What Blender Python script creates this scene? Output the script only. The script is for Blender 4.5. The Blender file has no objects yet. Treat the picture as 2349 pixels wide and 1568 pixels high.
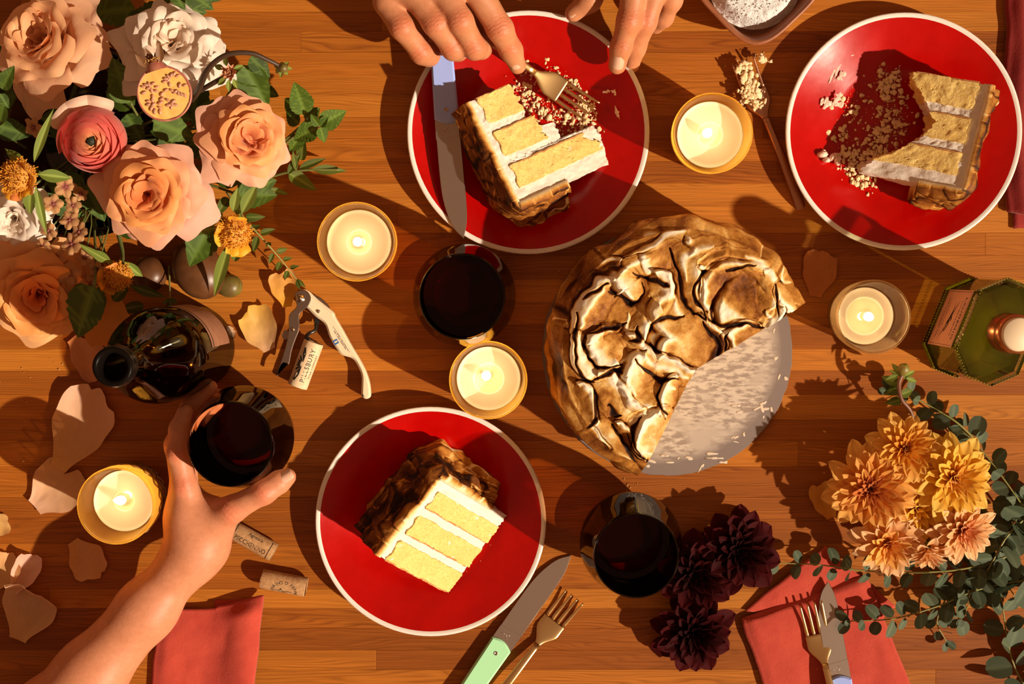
import bpy, math, random
import numpy as np
from mathutils import Vector, Matrix, Quaternion
rnd = random.Random(7)
rs = np.random.RandomState(11)
SC = bpy.context.scene
COL = SC.collection
PI = math.pi
# ------------------------------------------------------------------ camera
CAM_H, FPX, NADIR_V = 1.5, 3750.0, 620.0
CX, CY = 1174.5, 784.0
TILT = math.atan((CY - NADIR_V) / FPX)
cd = bpy.data.cameras.new('camera')
cam = bpy.data.objects.new('camera', cd)
COL.objects.link(cam)
cam.location = (0, 0, CAM_H)
cam.rotation_euler = (-TILT, 0, 0)
cd.sensor_width = 36.0
cd.lens = FPX / 2349.0 * 36.0
cd.clip_start = 0.05
SC.camera = cam
# ------------------------------------------------------------------ light
world = bpy.data.worlds.new('evening_room')
SC.world = world
world.use_nodes = True
bg = world.node_tree.nodes['Background']
bg.inputs[0].default_value = (1.0, 0.45, 0.22, 1)
bg.inputs[1].default_value = 0.29
sd = bpy.data.lights.new('low_sun', 'SUN')
sun = bpy.data.objects.new('low_sun', sd)
COL.objects.link(sun)
sd.energy = 5.8
sd.color = (1.0, 0.83, 0.63)
sd.angle = math.radians(0.9)
SUN_EL = math.radians(37.0)
_d = Vector((-0.88 * math.cos(SUN_EL), 0.475 * math.cos(SUN_EL), -math.sin(SUN_EL)))
sun.rotation_euler = _d.to_track_quat('-Z', 'Y').to_euler()
sun.location = (1.2, -0.7, 1.4)
vs = SC.view_settings
vs.view_transform = 'Standard'
vs.look = 'None'
vs.gamma = 1.0
vs.use_curve_mapping = False
vs.exposure = 0.0
SC.display_settings.display_device = 'sRGB'

# ------------------------------------------------------------------ helpers
_ct, _st = math.cos(TILT), math.sin(TILT)
def P(u, v, z=0.0):
    """point of the room at height z (m) that the photograph shows at (u, v)"""
    dx, dy, dz = (u - CX) / FPX, -(v - CY) / FPX, -1.0
    # rotate about X by -TILT
    wy = dy * _ct + dz * _st
    wz = -dy * _st + dz * _ct
    t = (z - CAM_H) / wz
    return Vector((dx * t, wy * t, z))
def S(px, z=0.0):
    return px / FPX * (CAM_H - z)
def A3(p): return np.array([p[0], p[1], p[2]], float)

def tag(o, label=None, cat=None, group=None, kind=None):
    if label: o['label'] = label
    if cat: o['category'] = cat
    if group: o['group'] = group
    if kind: o['kind'] = kind
    return o
def thing(name, label, cat, loc=(0, 0, 0), rot=None, group=None, kind=None):
    o = bpy.data.objects.new(name, None)
    COL.objects.link(o)
    o.empty_display_size = 0.02
    if rot is not None:
        M = rot.to_matrix().to_4x4() if isinstance(rot, Quaternion) else (rot.to_4x4() if isinstance(rot, Matrix) else Matrix.Rotation(rot, 4, 'Z'))
        o.matrix_world = Matrix.Translation(Vector(loc)) @ M
    else:
        o.location = loc
    return tag(o, label, cat, group, kind)

def mesh(name, V, F, mat=None, smooth=True, cols=None, attr=None):
    me = bpy.data.meshes.new(name)
    V = np.asarray(V, float)
    if isinstance(F, np.ndarray):
        F = F.tolist()
    me.from_pydata(V.tolist(), [], F)
    if smooth:
        me.polygons.foreach_set('use_smooth', np.ones(len(me.polygons), bool))
    if cols is not None:
        a = me.color_attributes.new('col', 'FLOAT_COLOR', 'POINT')
        c = np.ones((len(V), 4)); c[:, :3] = cols
        a.data.foreach_set('color', c.ravel())
    if attr:
        for k, arr in attr.items():
            a = me.attributes.new(k, 'FLOAT', 'POINT')
            a.data.foreach_set('value', np.asarray(arr, np.float32))
    if mat: me.materials.append(mat)
    me.update()
    return me
def obj(name, me, parent=None, label=None, M=None):
    o = bpy.data.objects.new(name, me)
    COL.objects.link(o)
    if parent is not None: o.parent = parent
    if M is not None: o.matrix_local = M
    if label: o['label'] = label
    return o
def wl(V, root):
    """world coordinates -> coordinates local to an unrotated root"""
    return np.asarray(V, float) - np.array(root.location)
def part(name, V, F, mat, parent=None, smooth=True, label=None, cols=None, attr=None, M=None):
    return obj(name, mesh(name, V, F, mat, smooth, cols, attr), parent, label, M)

def gridF(nu, nv, wrap_u=False, off=0):
    """faces for nu x nv vertices stored row-major [u][v]"""
    F = []
    uu = nu if wrap_u else nu - 1
    for i in range(uu):
        a = off + i * nv; b = off + ((i + 1) % nu) * nv
        for j in range(nv - 1):
            F.append((a + j, b + j, b + j + 1, a + j + 1))
    return F
def gridFn(nu, nv, wrap_u=False, off=0):
    uu = nu if wrap_u else nu - 1
    i = np.arange(uu)[:, None]; j = np.arange(nv - 1)[None, :]
    a = off + i * nv + j; b = off + ((i + 1) % nu) * nv + j
    return np.stack([a, b, b + 1, a + 1], -1).reshape(-1, 4)
def join(*ms):
    V, F, o = [], [], 0
    for v, f in ms:
        v = np.asarray(v, float)
        V.append(v)
        F += [tuple(int(i) + o for i in q) for q in f]
        o += len(v)
    return np.vstack(V), F
def lathe(prof, n=64, closed=False):
    prof = np.asarray(prof, float)
    m = len(prof)
    a = np.linspace(0, 2 * PI, n, endpoint=False)
    V = np.zeros((n, m, 3))
    V[:, :, 0] = np.cos(a)[:, None] * prof[None, :, 0]
    V[:, :, 1] = np.sin(a)[:, None] * prof[None, :, 0]
    V[:, :, 2] = prof[None, :, 1]
    F = gridF(n, m, True)
    if closed:
        for i in range(n):
            a_ = i * m; b_ = ((i + 1) % n) * m
            F.append((a_ + m - 1, b_ + m - 1, b_, a_))
    return V.reshape(-1, 3), F
def smooth_path(pts, n):
    """Catmull-Rom through pts (k x d) -> n samples"""
    p = np.asarray(pts, float)
    p = np.vstack([2 * p[0] - p[1], p, 2 * p[-1] - p[-2]])
    k = len(p) - 3
    t = np.linspace(0, k - 1e-9, n)
    i = t.astype(int); f = (t - i)[:, None]
    a, b, c, d = p[i], p[i + 1], p[i + 2], p[i + 3]
    return .5 * ((2 * b) + (c - a) * f + (2 * a - 5 * b + 4 * c - d) * f**2 + (3 * b - a - 3 * c + d) * f**3)
def tube(path, rad, n=8, cap=True):
    p = np.asarray(path, float); m = len(p)
    r = np.full(m, rad) if np.isscalar(rad) else np.asarray(rad, float)
    T = np.gradient(p, axis=0); T /= np.linalg.norm(T, axis=1)[:, None] + 1e-12
    up = np.array([0, 0, 1.0]) if abs(T[0][2]) < .9 else np.array([1.0, 0, 0])
    V = []
    N = np.cross(T[0], up); N /= np.linalg.norm(N)
    a = np.linspace(0, 2 * PI, n, endpoint=False)
    for i in range(m):
        N = N - T[i] * np.dot(N, T[i]); N /= np.linalg.norm(N) + 1e-12
        B = np.cross(T[i], N)
        V.append(p[i] + r[i] * (np.cos(a)[:, None] * N + np.sin(a)[:, None] * B))
    V = np.vstack(V)
    F = []
    for i in range(m - 1):
        for j in range(n):
            k = (j + 1) % n
            F.append((i * n + j, i * n + k, (i + 1) * n + k, (i + 1) * n + j))
    if cap:
        F.append(tuple(range(n))[::-1]); F.append(tuple((m - 1) * n + j for j in range(n)))
    return V, F
def ellipsoid(rx, ry, rz, n=14, m=9, c=(0, 0, 0)):
    th = np.linspace(0, PI, m)
    V, F = lathe(np.stack([np.sin(th) + 1e-6, -np.cos(th)], 1), n)
    return V * np.array([rx, ry, rz]) + np.array(c), F
def extrude_poly(pts, z0, z1, bevel=0.0):
    """closed polygon (k x 2) extruded z0..z1 with a small bevel at the top"""
    p = np.asarray(pts, float); k = len(p)
    e = np.roll(p, -1, 0) - p; e /= np.linalg.norm(e, axis=1)[:, None] + 1e-12
    area = np.sum(p[:, 0] * np.roll(p[:, 1], -1) - np.roll(p[:, 0], -1) * p[:, 1])
    if area < 0:
        p = p[::-1]; e = np.roll(p, -1, 0) - p; e /= np.linalg.norm(e, axis=1)[:, None] + 1e-12
    n = np.stack([e[:, 1], -e[:, 0]], 1); n = n + np.roll(n, 1, 0); n /= np.linalg.norm(n, axis=1)[:, None] + 1e-12
    rings = [(p, z0)]
    if bevel > 0:
        rings += [(p, z1 - bevel), (p - n * bevel, z1)]
    else:
        rings += [(p, z1)]
    V = np.vstack([np.column_stack([q, np.full(k, z)]) for q, z in rings])
    F = []
    for r in range(len(rings) - 1):
        for i in range(k):
            j = (i + 1) % k
            F.append((r * k + i, r * k + j, (r + 1) * k + j, (r + 1) * k + i))
    F.append(tuple(range((len(rings) - 1) * k, len(rings) * k)))
    F.append(tuple(range(k))[::-1])
    return V, F
def ribbon(rows, thick, ncross=7, round_=1.0):
    """rows: (x, y, z, halfwidth, thickness factor); lens cross-section strip along the rows"""
    rows = np.asarray(rows, float); m = len(rows)
    T = np.gradient(rows[:, :3], axis=0); T /= np.linalg.norm(T, axis=1)[:, None] + 1e-12
    Z = np.array([0, 0, 1.0])
    Sx = np.cross(T, Z); Sx /= np.linalg.norm(Sx, axis=1)[:, None] + 1e-12
    N = np.cross(Sx, T)
    a = np.linspace(0, 2 * PI, 2 * ncross, endpoint=False)
    ca, sa = np.cos(a), np.sin(a)
    ca = np.sign(ca) * np.abs(ca)**.7; sa = np.sign(sa) * np.abs(sa)**.8
    V = []
    for i in range(m):
        w = rows[i, 3]; t = thick * (rows[i, 4] if rows.shape[1] > 4 else 1) * .5
        V.append(rows[i, :3] + Sx[i] * (ca * w)[:, None] + N[i] * (sa * t)[:, None])
    n = len(a)
    V = np.vstack(V); F = []
    for i in range(m - 1):
        for j in range(n):
            k = (j + 1) % n
            F.append((i * n + j, i * n + k, (i + 1) * n + k, (i + 1) * n + j))
    F.append(tuple(range(n))[::-1]); F.append(tuple((m - 1) * n + j for j in range(n)))
    return V, F
# value noise, vectorised
_perm = rs.rand(64, 64, 64).astype(np.float32)
def vnoise(p):
    p = np.asarray(p, float)
    i = np.floor(p).astype(int); f = p - i; f = f * f * (3 - 2 * f)
    i0 = i & 63; i1 = (i + 1) & 63
    g = lambda a, b, c: _perm[a, b, c]
    x0, y0, z0, x1, y1, z1 = i0[..., 0], i0[..., 1], i0[..., 2], i1[..., 0], i1[..., 1], i1[..., 2]
    fx, fy, fz = f[..., 0], f[..., 1], f[..., 2]
    a = g(x0, y0, z0) * (1 - fx) + g(x1, y0, z0) * fx
    b = g(x0, y1, z0) * (1 - fx) + g(x1, y1, z0) * fx
    c = g(x0, y0, z1) * (1 - fx) + g(x1, y0, z1) * fx
    d = g(x0, y1, z1) * (1 - fx) + g(x1, y1, z1) * fx
    return ((a * (1 - fy) + b * fy) * (1 - fz) + (c * (1 - fy) + d * fy) * fz) * 2 - 1
def fbm(p, o=4):
    p = np.asarray(p, float); s, a = 0, 1.0
    for k in range(o):
        s = s + a * vnoise(p * 2**k + 17.3 * k); a *= .5
    return s / 1.6
def sstep(a, b, x):
    t = np.clip((x - a) / (b - a), 0, 1)
    return t * t * (3 - 2 * t)

# ------------------------------------------------------------------ materials
class NT:
    def __init__(s, name):
        s.m = bpy.data.materials.new(name); s.m.use_nodes = True
        s.t = s.m.node_tree; s.n = s.t.nodes; s.l = s.t.links
        s.b = s.n['Principled BSDF']; s.o = s.n['Material Output']
    def add(s, typ, **kw):
        nd = s.n.new(typ)
        for k, v in kw.items():
            if k.startswith('i_'):
                key = k[2:]
                key = int(key) if key.isdigit() else key.replace('_', ' ')
                nd.inputs[key].default_value = v
            else: setattr(nd, k, v)
        return nd
    def link(s, a, b): s.l.new(a, b)
    def ramp(s, stops, src=None, interp='LINEAR'):
        r = s.add('ShaderNodeValToRGB'); cr = r.color_ramp; cr.interpolation = interp
        while len(cr.elements) < len(stops): cr.elements.new(.5)
        for e, (p, c) in zip(cr.elements, stops):
            e.position = p; e.color = (*c, 1) if len(c) == 3 else c
        if src is not None: s.link(src, r.inputs[0])
        return r
    def math(s, op, a, b=None, c=None):
        nd = s.add('ShaderNodeMath', operation=op)
        for i, x in enumerate((a, b, c)):
            if x is None: continue
            if isinstance(x, (int, float)): nd.inputs[i].default_value = x
            else: s.link(x, nd.inputs[i])
        return nd.outputs[0]
    def mix(s, f, a, b, mode='MIX'):
        nd = s.add('ShaderNodeMix', data_type='RGBA', blend_type=mode)
        for sock, x in ((nd.inputs[0], f), (nd.inputs[6], a), (nd.inputs[7], b)):
            if isinstance(x, (int, float)): sock.default_value = x
            elif isinstance(x, tuple): sock.default_value = (*x, 1) if len(x) == 3 else x
            else: s.link(x, sock)
        return nd.outputs[2]
    def noise(s, scale, detail=3, rough=.55, vec=None, dist=0):
        nd = s.add('ShaderNodeTexNoise'); nd.inputs['Scale'].default_value = scale
        nd.inputs['Detail'].default_value = detail; nd.inputs['Roughness'].default_value = rough
        nd.inputs['Distortion'].default_value = dist
        if vec is not None: s.link(vec, nd.inputs['Vector'])
        return nd
    def coord(s, which='Object', scale=None):
        t = s.add('ShaderNodeTexCoord')
        if scale is None: return t.outputs[which]
        mp = s.add('ShaderNodeMapping'); mp.inputs['Scale'].default_value = scale
        s.link(t.outputs[which], mp.inputs[0]); return mp.outputs[0]
    def bump(s, h, strength=.3, dist=.001):
        b = s.add('ShaderNodeBump'); b.inputs['Strength'].default_value = strength
        b.inputs['Distance'].default_value = dist
        s.link(h, b.inputs['Height']); s.link(b.outputs[0], s.b.inputs['Normal']); return b
def pmat(name, col, rough=.5, metallic=0.0, col2=None, nscale=60, bump=0, bscale=400, bdist=.0005, coat=0, sss=0, spec=.5, rand=0, translucent=0, sheen=0):
    T = NT(name); b = T.b
    b.inputs['Base Color'].default_value = (*col, 1)
    b.inputs['Roughness'].default_value = rough; b.inputs['Metallic'].default_value = metallic
    b.inputs['Specular IOR Level'].default_value = spec
    if coat: b.inputs['Coat Weight'].default_value = coat; b.inputs['Coat Roughness'].default_value = .06
    if sheen: b.inputs['Sheen Weight'].default_value = sheen
    if sss:
        b.inputs['Subsurface Weight'].default_value = sss; b.inputs['Subsurface Scale'].default_value = .004
        b.inputs['Subsurface Radius'].default_value = (1, .45, .25)
    src = None
    if col2 is not None:
        nz = T.noise(nscale, 4, .6, T.coord())
        src = T.mix(T.ramp([(.35, (0, 0, 0)), (.65, (1, 1, 1))], nz.outputs[0]).outputs[0], col, col2)
    if rand:
        oi = T.add('ShaderNodeObjectInfo')
        hv = T.add('ShaderNodeHueSaturation')
        T.link(T.math('MULTIPLY_ADD', oi.outputs['Random'], rand, 1 - rand / 2), hv.inputs['Value'])
        if src is not None: T.link(src, hv.inputs['Color'])
        else: hv.inputs['Color'].default_value = (*col, 1)
        src = hv.outputs[0]
    if src is not None: T.link(src, b.inputs['Base Color'])
    if bump:
        T.bump(T.noise(bscale, 3, .6, T.coord()).outputs[0], bump, bdist)
    if translucent:
        tr = T.add('ShaderNodeBsdfTranslucent'); tr.inputs[0].default_value = (*col, 1)
        if src is not None: T.link(src, tr.inputs[0])
        mx = T.add('ShaderNodeMixShader'); mx.inputs[0].default_value = translucent
        T.link(b.outputs[0], mx.inputs[1]); T.link(tr.outputs[0], mx.inputs[2]); T.link(mx.outputs[0], T.o.inputs[0])
    return T.m
def glassmat(name, tint, edge, rough=.02, translucent=None, tfac=0.0, edge_pow=.5, gloss_max=1.0):
    """thin-walled glass: light goes straight through, tinted more at grazing angles, with a fresnel reflection"""
    T = NT(name)
    T.n.remove(T.b)
    lw = T.add('ShaderNodeLayerWeight'); lw.inputs[0].default_value = edge_pow
    tr = T.add('ShaderNodeBsdfTransparent')
    T.link(T.mix(lw.outputs['Facing'], tint, edge), tr.inputs[0])
    gl = T.add('ShaderNodeBsdfGlossy'); gl.inputs['Roughness'].default_value = rough
    fr = T.add('ShaderNodeFresnel'); fr.inputs[0].default_value = 1.45
    mx = T.add('ShaderNodeMixShader')
    T.link(T.math('MULTIPLY', fr.outputs[0], gloss_max), mx.inputs[0])
    last = tr.outputs[0]
    if tfac:
        tl = T.add('ShaderNodeBsdfTranslucent'); tl.inputs[0].default_value = (*translucent, 1)
        m2 = T.add('ShaderNodeMixShader'); m2.inputs[0].default_value = tfac
        T.link(tr.outputs[0], m2.inputs[1]); T.link(tl.outputs[0], m2.inputs[2]); last = m2.outputs[0]
    T.link(last, mx.inputs[1]); T.link(gl.outputs[0], mx.inputs[2]); T.link(mx.outputs[0], T.o.inputs[0])
    return T.m
def petal_mat(name, rough=.5, transl=.28, sheen=.15, fine=.25):
    T = NT(name)
    at = T.add('ShaderNodeAttribute'); at.attribute_name = 'col'
    nz = T.noise(160, 3, .6, T.coord())
    c = T.mix(T.math('MULTIPLY', nz.outputs[0], fine), at.outputs['Color'], (1, .93, .8), 'SOFT_LIGHT')
    T.link(c, T.b.inputs['Base Color']); T.b.inputs['Roughness'].default_value = rough
    T.b.inputs['Specular IOR Level'].default_value = .3
    T.b.inputs['Sheen Weight'].default_value = sheen
    T.bump(T.noise(260, 4, .6, T.coord('Object', (1, 1, .4))).outputs[0], .25, .0006)
    tl = T.add('ShaderNodeBsdfTranslucent'); T.link(c, tl.inputs[0])
    mx = T.add('ShaderNodeMixShader'); mx.inputs[0].default_value = transl
    T.link(T.b.outputs[0], mx.inputs[1]); T.link(tl.outputs[0], mx.inputs[2]); T.link(mx.outputs[0], T.o.inputs[0])
    return T.m
# ================================================================== table
def wood_mat():
    T = NT('oiled_wood')
    oi = T.add('ShaderNodeObjectInfo')
    tc = T.add('ShaderNodeTexCoord')
    # every stave is cut from another piece of the log
    off = T.add('ShaderNodeVectorMath', operation='SCALE'); 
    cb = T.add('ShaderNodeCombineXYZ')
    T.link(oi.outputs['Random'], cb.inputs[0]); T.link(T.math('FRACT', T.math('MULTIPLY', oi.outputs['Random'], 37.7)), cb.inputs[1]); T.link(T.math('FRACT', T.math('MULTIPLY', oi.outputs['Random'], 91.3)), cb.inputs[2])
    T.link(cb.outputs[0], off.inputs[0]); off.inputs['Scale'].default_value = 7.0
    ad = T.add('ShaderNodeVectorMath', operation='ADD')
    T.link(tc.outputs['Object'], ad.inputs[0]); T.link(off.outputs[0], ad.inputs[1])
    mp = T.add('ShaderNodeMapping'); mp.inputs['Scale'].default_value = (1.6, 14.0, 14.0); T.link(ad.outputs[0], mp.inputs[0])
    warp = T.noise(3.2, 2, .5, mp.outputs[0])
    sx = T.add('ShaderNodeSeparateXYZ'); T.link(ad.outputs[0], sx.inputs[0])
    # growth lines: sawtooth in y, bent by the warp
    v = T.math('ADD', T.math('MULTIPLY', sx.outputs[1], T.math('MULTIPLY_ADD', T.math('FRACT', T.math('MULTIPLY', oi.outputs['Random'], 5.3)), 340.0, 220.0)), T.math('MULTIPLY', warp.outputs[0], 13.0))
    v = T.math('ADD', v, T.math('MULTIPLY', sx.outputs[0], T.math('MULTIPLY_ADD', T.math('FRACT', T.math('MULTIPLY', oi.outputs['Random'], 23.9)), 14.0, -7.0)))
    v = T.math('FRACT', v)
    line = T.ramp([(0, (.15, .15, .15)), (.10, (.35, .35, .35)), (.55, (1, 1, 1)), (.88, (.75, .75, .75)), (1, (.2, .2, .2))], v)
    mp2 = T.add('ShaderNodeMapping'); mp2.inputs['Scale'].default_value = (14, 1100, 300); T.link(ad.outputs[0], mp2.inputs[0])
    pore = T.noise(1.0, 3, .65, mp2.outputs[0])
    poreR = T.ramp([(.30, (.62, .62, .62)), (.55, (1, 1, 1))], pore.outputs[0])
    mp3 = T.add('ShaderNodeMapping'); mp3.inputs['Scale'].default_value = (5, 60, 60); T.link(ad.outputs[0], mp3.inputs[0])
    patch = T.noise(1.0, 3, .5, mp3.outputs[0])
    base = T.ramp([(0, (.28, .076, .008)), (.35, (.375, .112, .011)), (.7, (.45, .148, .016)), (1, (.54, .200, .026))], oi.outputs['Random'])
    dark = T.mix(1.0, base.outputs[0], (.44, .33, .24), 'MULTIPLY')
    amt = T.math('MULTIPLY_ADD', T.math('FRACT', T.math('MULTIPLY', oi.outputs['Random'], 13.1)), .5, .34)
    inv = T.math('SUBTRACT', 1.0, line.outputs[0])
    c = T.mix(T.math('MULTIPLY', inv, amt), base.outputs[0], dark)
    c = T.mix(.75, c, poreR.outputs[0], 'MULTIPLY')
    pr = T.ramp([(.3, (.80, .76, .72)), (.7, (1.12, 1.12, 1.1))], patch.outputs[0])
    c = T.mix(.8, c, pr.outputs[0], 'MULTIPLY')
    T.link(c, T.b.inputs['Base Color'])
    rr = T.math('MULTIPLY_ADD', pore.outputs[0], .18, .36)
    T.link(rr, T.b.inputs['Roughness']); T.b.inputs['Specular IOR Level'].default_value = .25
    T.bump(T.math('ADD', T.math('MULTIPLY', pore.outputs[0], .6), T.math('MULTIPLY', line.outputs[0], .3)), .18, .0004)
    return T.m
M_wood = wood_mat()
M_dark = pmat('dark_underframe', (.05, .025, .012), .6)
table = thing('dining_table', 'long honey-brown wooden dining table top laid of narrow horizontal staves', 'table', (0, 0, -.76))
def stave_mesh(L, Wd):
    b = .00022; g = .00003; h = .03
    x, y = L / 2 - g, Wd / 2 - g
    V = [(-x, -y, -h), (x, -y, -h), (x, y, -h), (-x, y, -h), (-x, -y, -b), (x, -y, -b), (x, y, -b), (-x, y, -b),
         (-x + b, -y + b, 0), (x - b, -y + b, 0), (x - b, y - b, 0), (-x + b, y - b, 0)]
    F = [(3, 2, 1, 0), (0, 1, 5, 4), (1, 2, 6, 5), (2, 3, 7, 6), (3, 0, 4, 7), (4, 5, 9, 8), (5, 6, 10, 9), (6, 7, 11, 10), (7, 4, 8, 11), (8, 9, 10, 11)]
    return np.array(V), F
X0, X1, Y0, Y1 = -.66, .66, -.49, .36
def put_stave(xa, xb, ya, yb):
    V, F = stave_mesh(xb - xa, yb - ya)
    o = part('stave', V, F, M_wood, table, smooth=False)
    o.location = ((xa + xb) / 2, (ya + yb) / 2, .76)
# stave joints the photograph shows at its left edge (v pixels), then continued outside the frame
vj = [-60, -20, 27, 72, 120, 170, 218, 268, 318, 370, 420, 472, 534, 585, 640, 694, 745, 800, 850, 905, 962, 1010, 1070, 1140, 1195, 1245, 1297, 1350, 1395, 1440, 1490, 1535]
ys = [P(0, v).y for v in vj]
top = [Y1 - .0]
y = ys[0]
up = []
while y < Y1 - .012:
    up.append(min(Y1, y + rnd.uniform(.017, .023))); y = up[-1]
ys = up[::-1] + ys
while ys[-1] > Y0 + .02: ys.append(ys[-1] - rnd.uniform(.018, .023))
short_v = P(0, 96).y
for a, b in zip(ys[:-1], ys[1:]):
    cuts = [X0]
    mid = (a + b) / 2
    if abs(mid - short_v) < .006:
        cuts += [P(470, 96).x, P(690, 96).x]
    x = cuts[-1] + rnd.uniform(.15, 1.5)
    while x < X1 - .12:
        cuts.append(x); x += rnd.uniform(.6, 1.4)
    cuts.append(X1)
    for xa, xb in zip(cuts[:-1], cuts[1:]): put_stave(xa, xb, b, a)
for sx in (-1, 1):
    for yy in (Y0 + .06, Y1 - .06):
        V, F = extrude_poly([(-.035, -.035), (.035, -.035), (.035, .035), (-.035, .035)], 0, .73)
        o = part('leg', V, F, M_dark, table, smooth=False); o.location = (sx * .58, yy, 0)
V, F = extrude_poly([(-.62, Y0 + .03), (.62, Y0 + .03), (.62, Y1 - .03), (-.62, Y1 - .03)], .66, .7299)
part('apron', V, F, M_dark, table, smooth=False)
M_floor = pmat('floor_boards', (.16, .08, .035), .5, col2=(.11, .05, .02), nscale=6)
V, F = extrude_poly([(-2.2, -2.2), (2.2, -2.2), (2.2, 2.2), (-2.2, 2.2)], -.80, -.76)
fl = part('floor', V, F, M_floor, None, smooth=False); tag(fl, 'plain brown floor below the table', None, None, 'structure')
# ================================================================== plates
def glaze_mat():
    T = NT('red_glaze')
    nz = T.noise(35, 3, .6, T.coord())
    c = T.ramp([(.3, (.37, .0012, .0008)), (.7, (.45, .002, .001))], nz.outputs[0])
    T.link(c.outputs[0], T.b.inputs['Base Color'])
    T.link(T.math('MULTIPLY_ADD', nz.outputs[0], .12, .14), T.b.inputs['Roughness'])
    T.b.inputs['Specular IOR Level'].default_value = .38
    T.bump(T.noise(70, 2, .5, T.coord()).outputs[0], .06, .001)
    return T.m
M_red = glaze_mat()
M_rim = pmat('ivory_glaze', (.78, .72, .66), .25, coat=.2)
PZ = .0062        # inside bottom of a plate above the table
def plate(u, v, R, label):
    c = P(u, v, .022); c.z = 0
    t = thing('dinner_plate', label, 'plate', c, None, 'red plates with white rims')
    k = R / .108
    prof_in = [(0, .0060), (.02, .0060), (.045, .0060), (.057, .0062), (.0605, .0068), (.064, .0080), (.072, .0108), (.085, .0153), (.097, .0197), (.1035, .0222)]
    V, F = lathe([(r * k, z) for r, z in prof_in], 96); part('glazed_face', V, F, M_red, t)
    prof_out = [(.1035, .0222), (.1052, .0229), (.1068, .0231), (.1078, .0226), (.108, .0216), (.1074, .0206), (.095, .0160), (.08, .0105), (.066, .0050), (.060, .0020), (.060, 0), (.056, 0), (.055, .0025), (0.0, .0030)]
    V, F = lathe([(r * k, z) for r, z in prof_out], 96); part('rim', V, F, M_rim, t, label='ivory white rim and underside')
    return t, c
plateA, cA = plate(1212, 304, .1092, 'red plate with blue-handled knife across it and half-eaten cake, under the hands')
plateB, cB = plate(2073, 302, .1066, 'red plate with mostly eaten cake slice and scattered smears, beside the red cloth')
plateC, cC = plate(988, 1196, .1050, 'red plate with a whole untouched cake slice, beside the green-handled knife')

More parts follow.
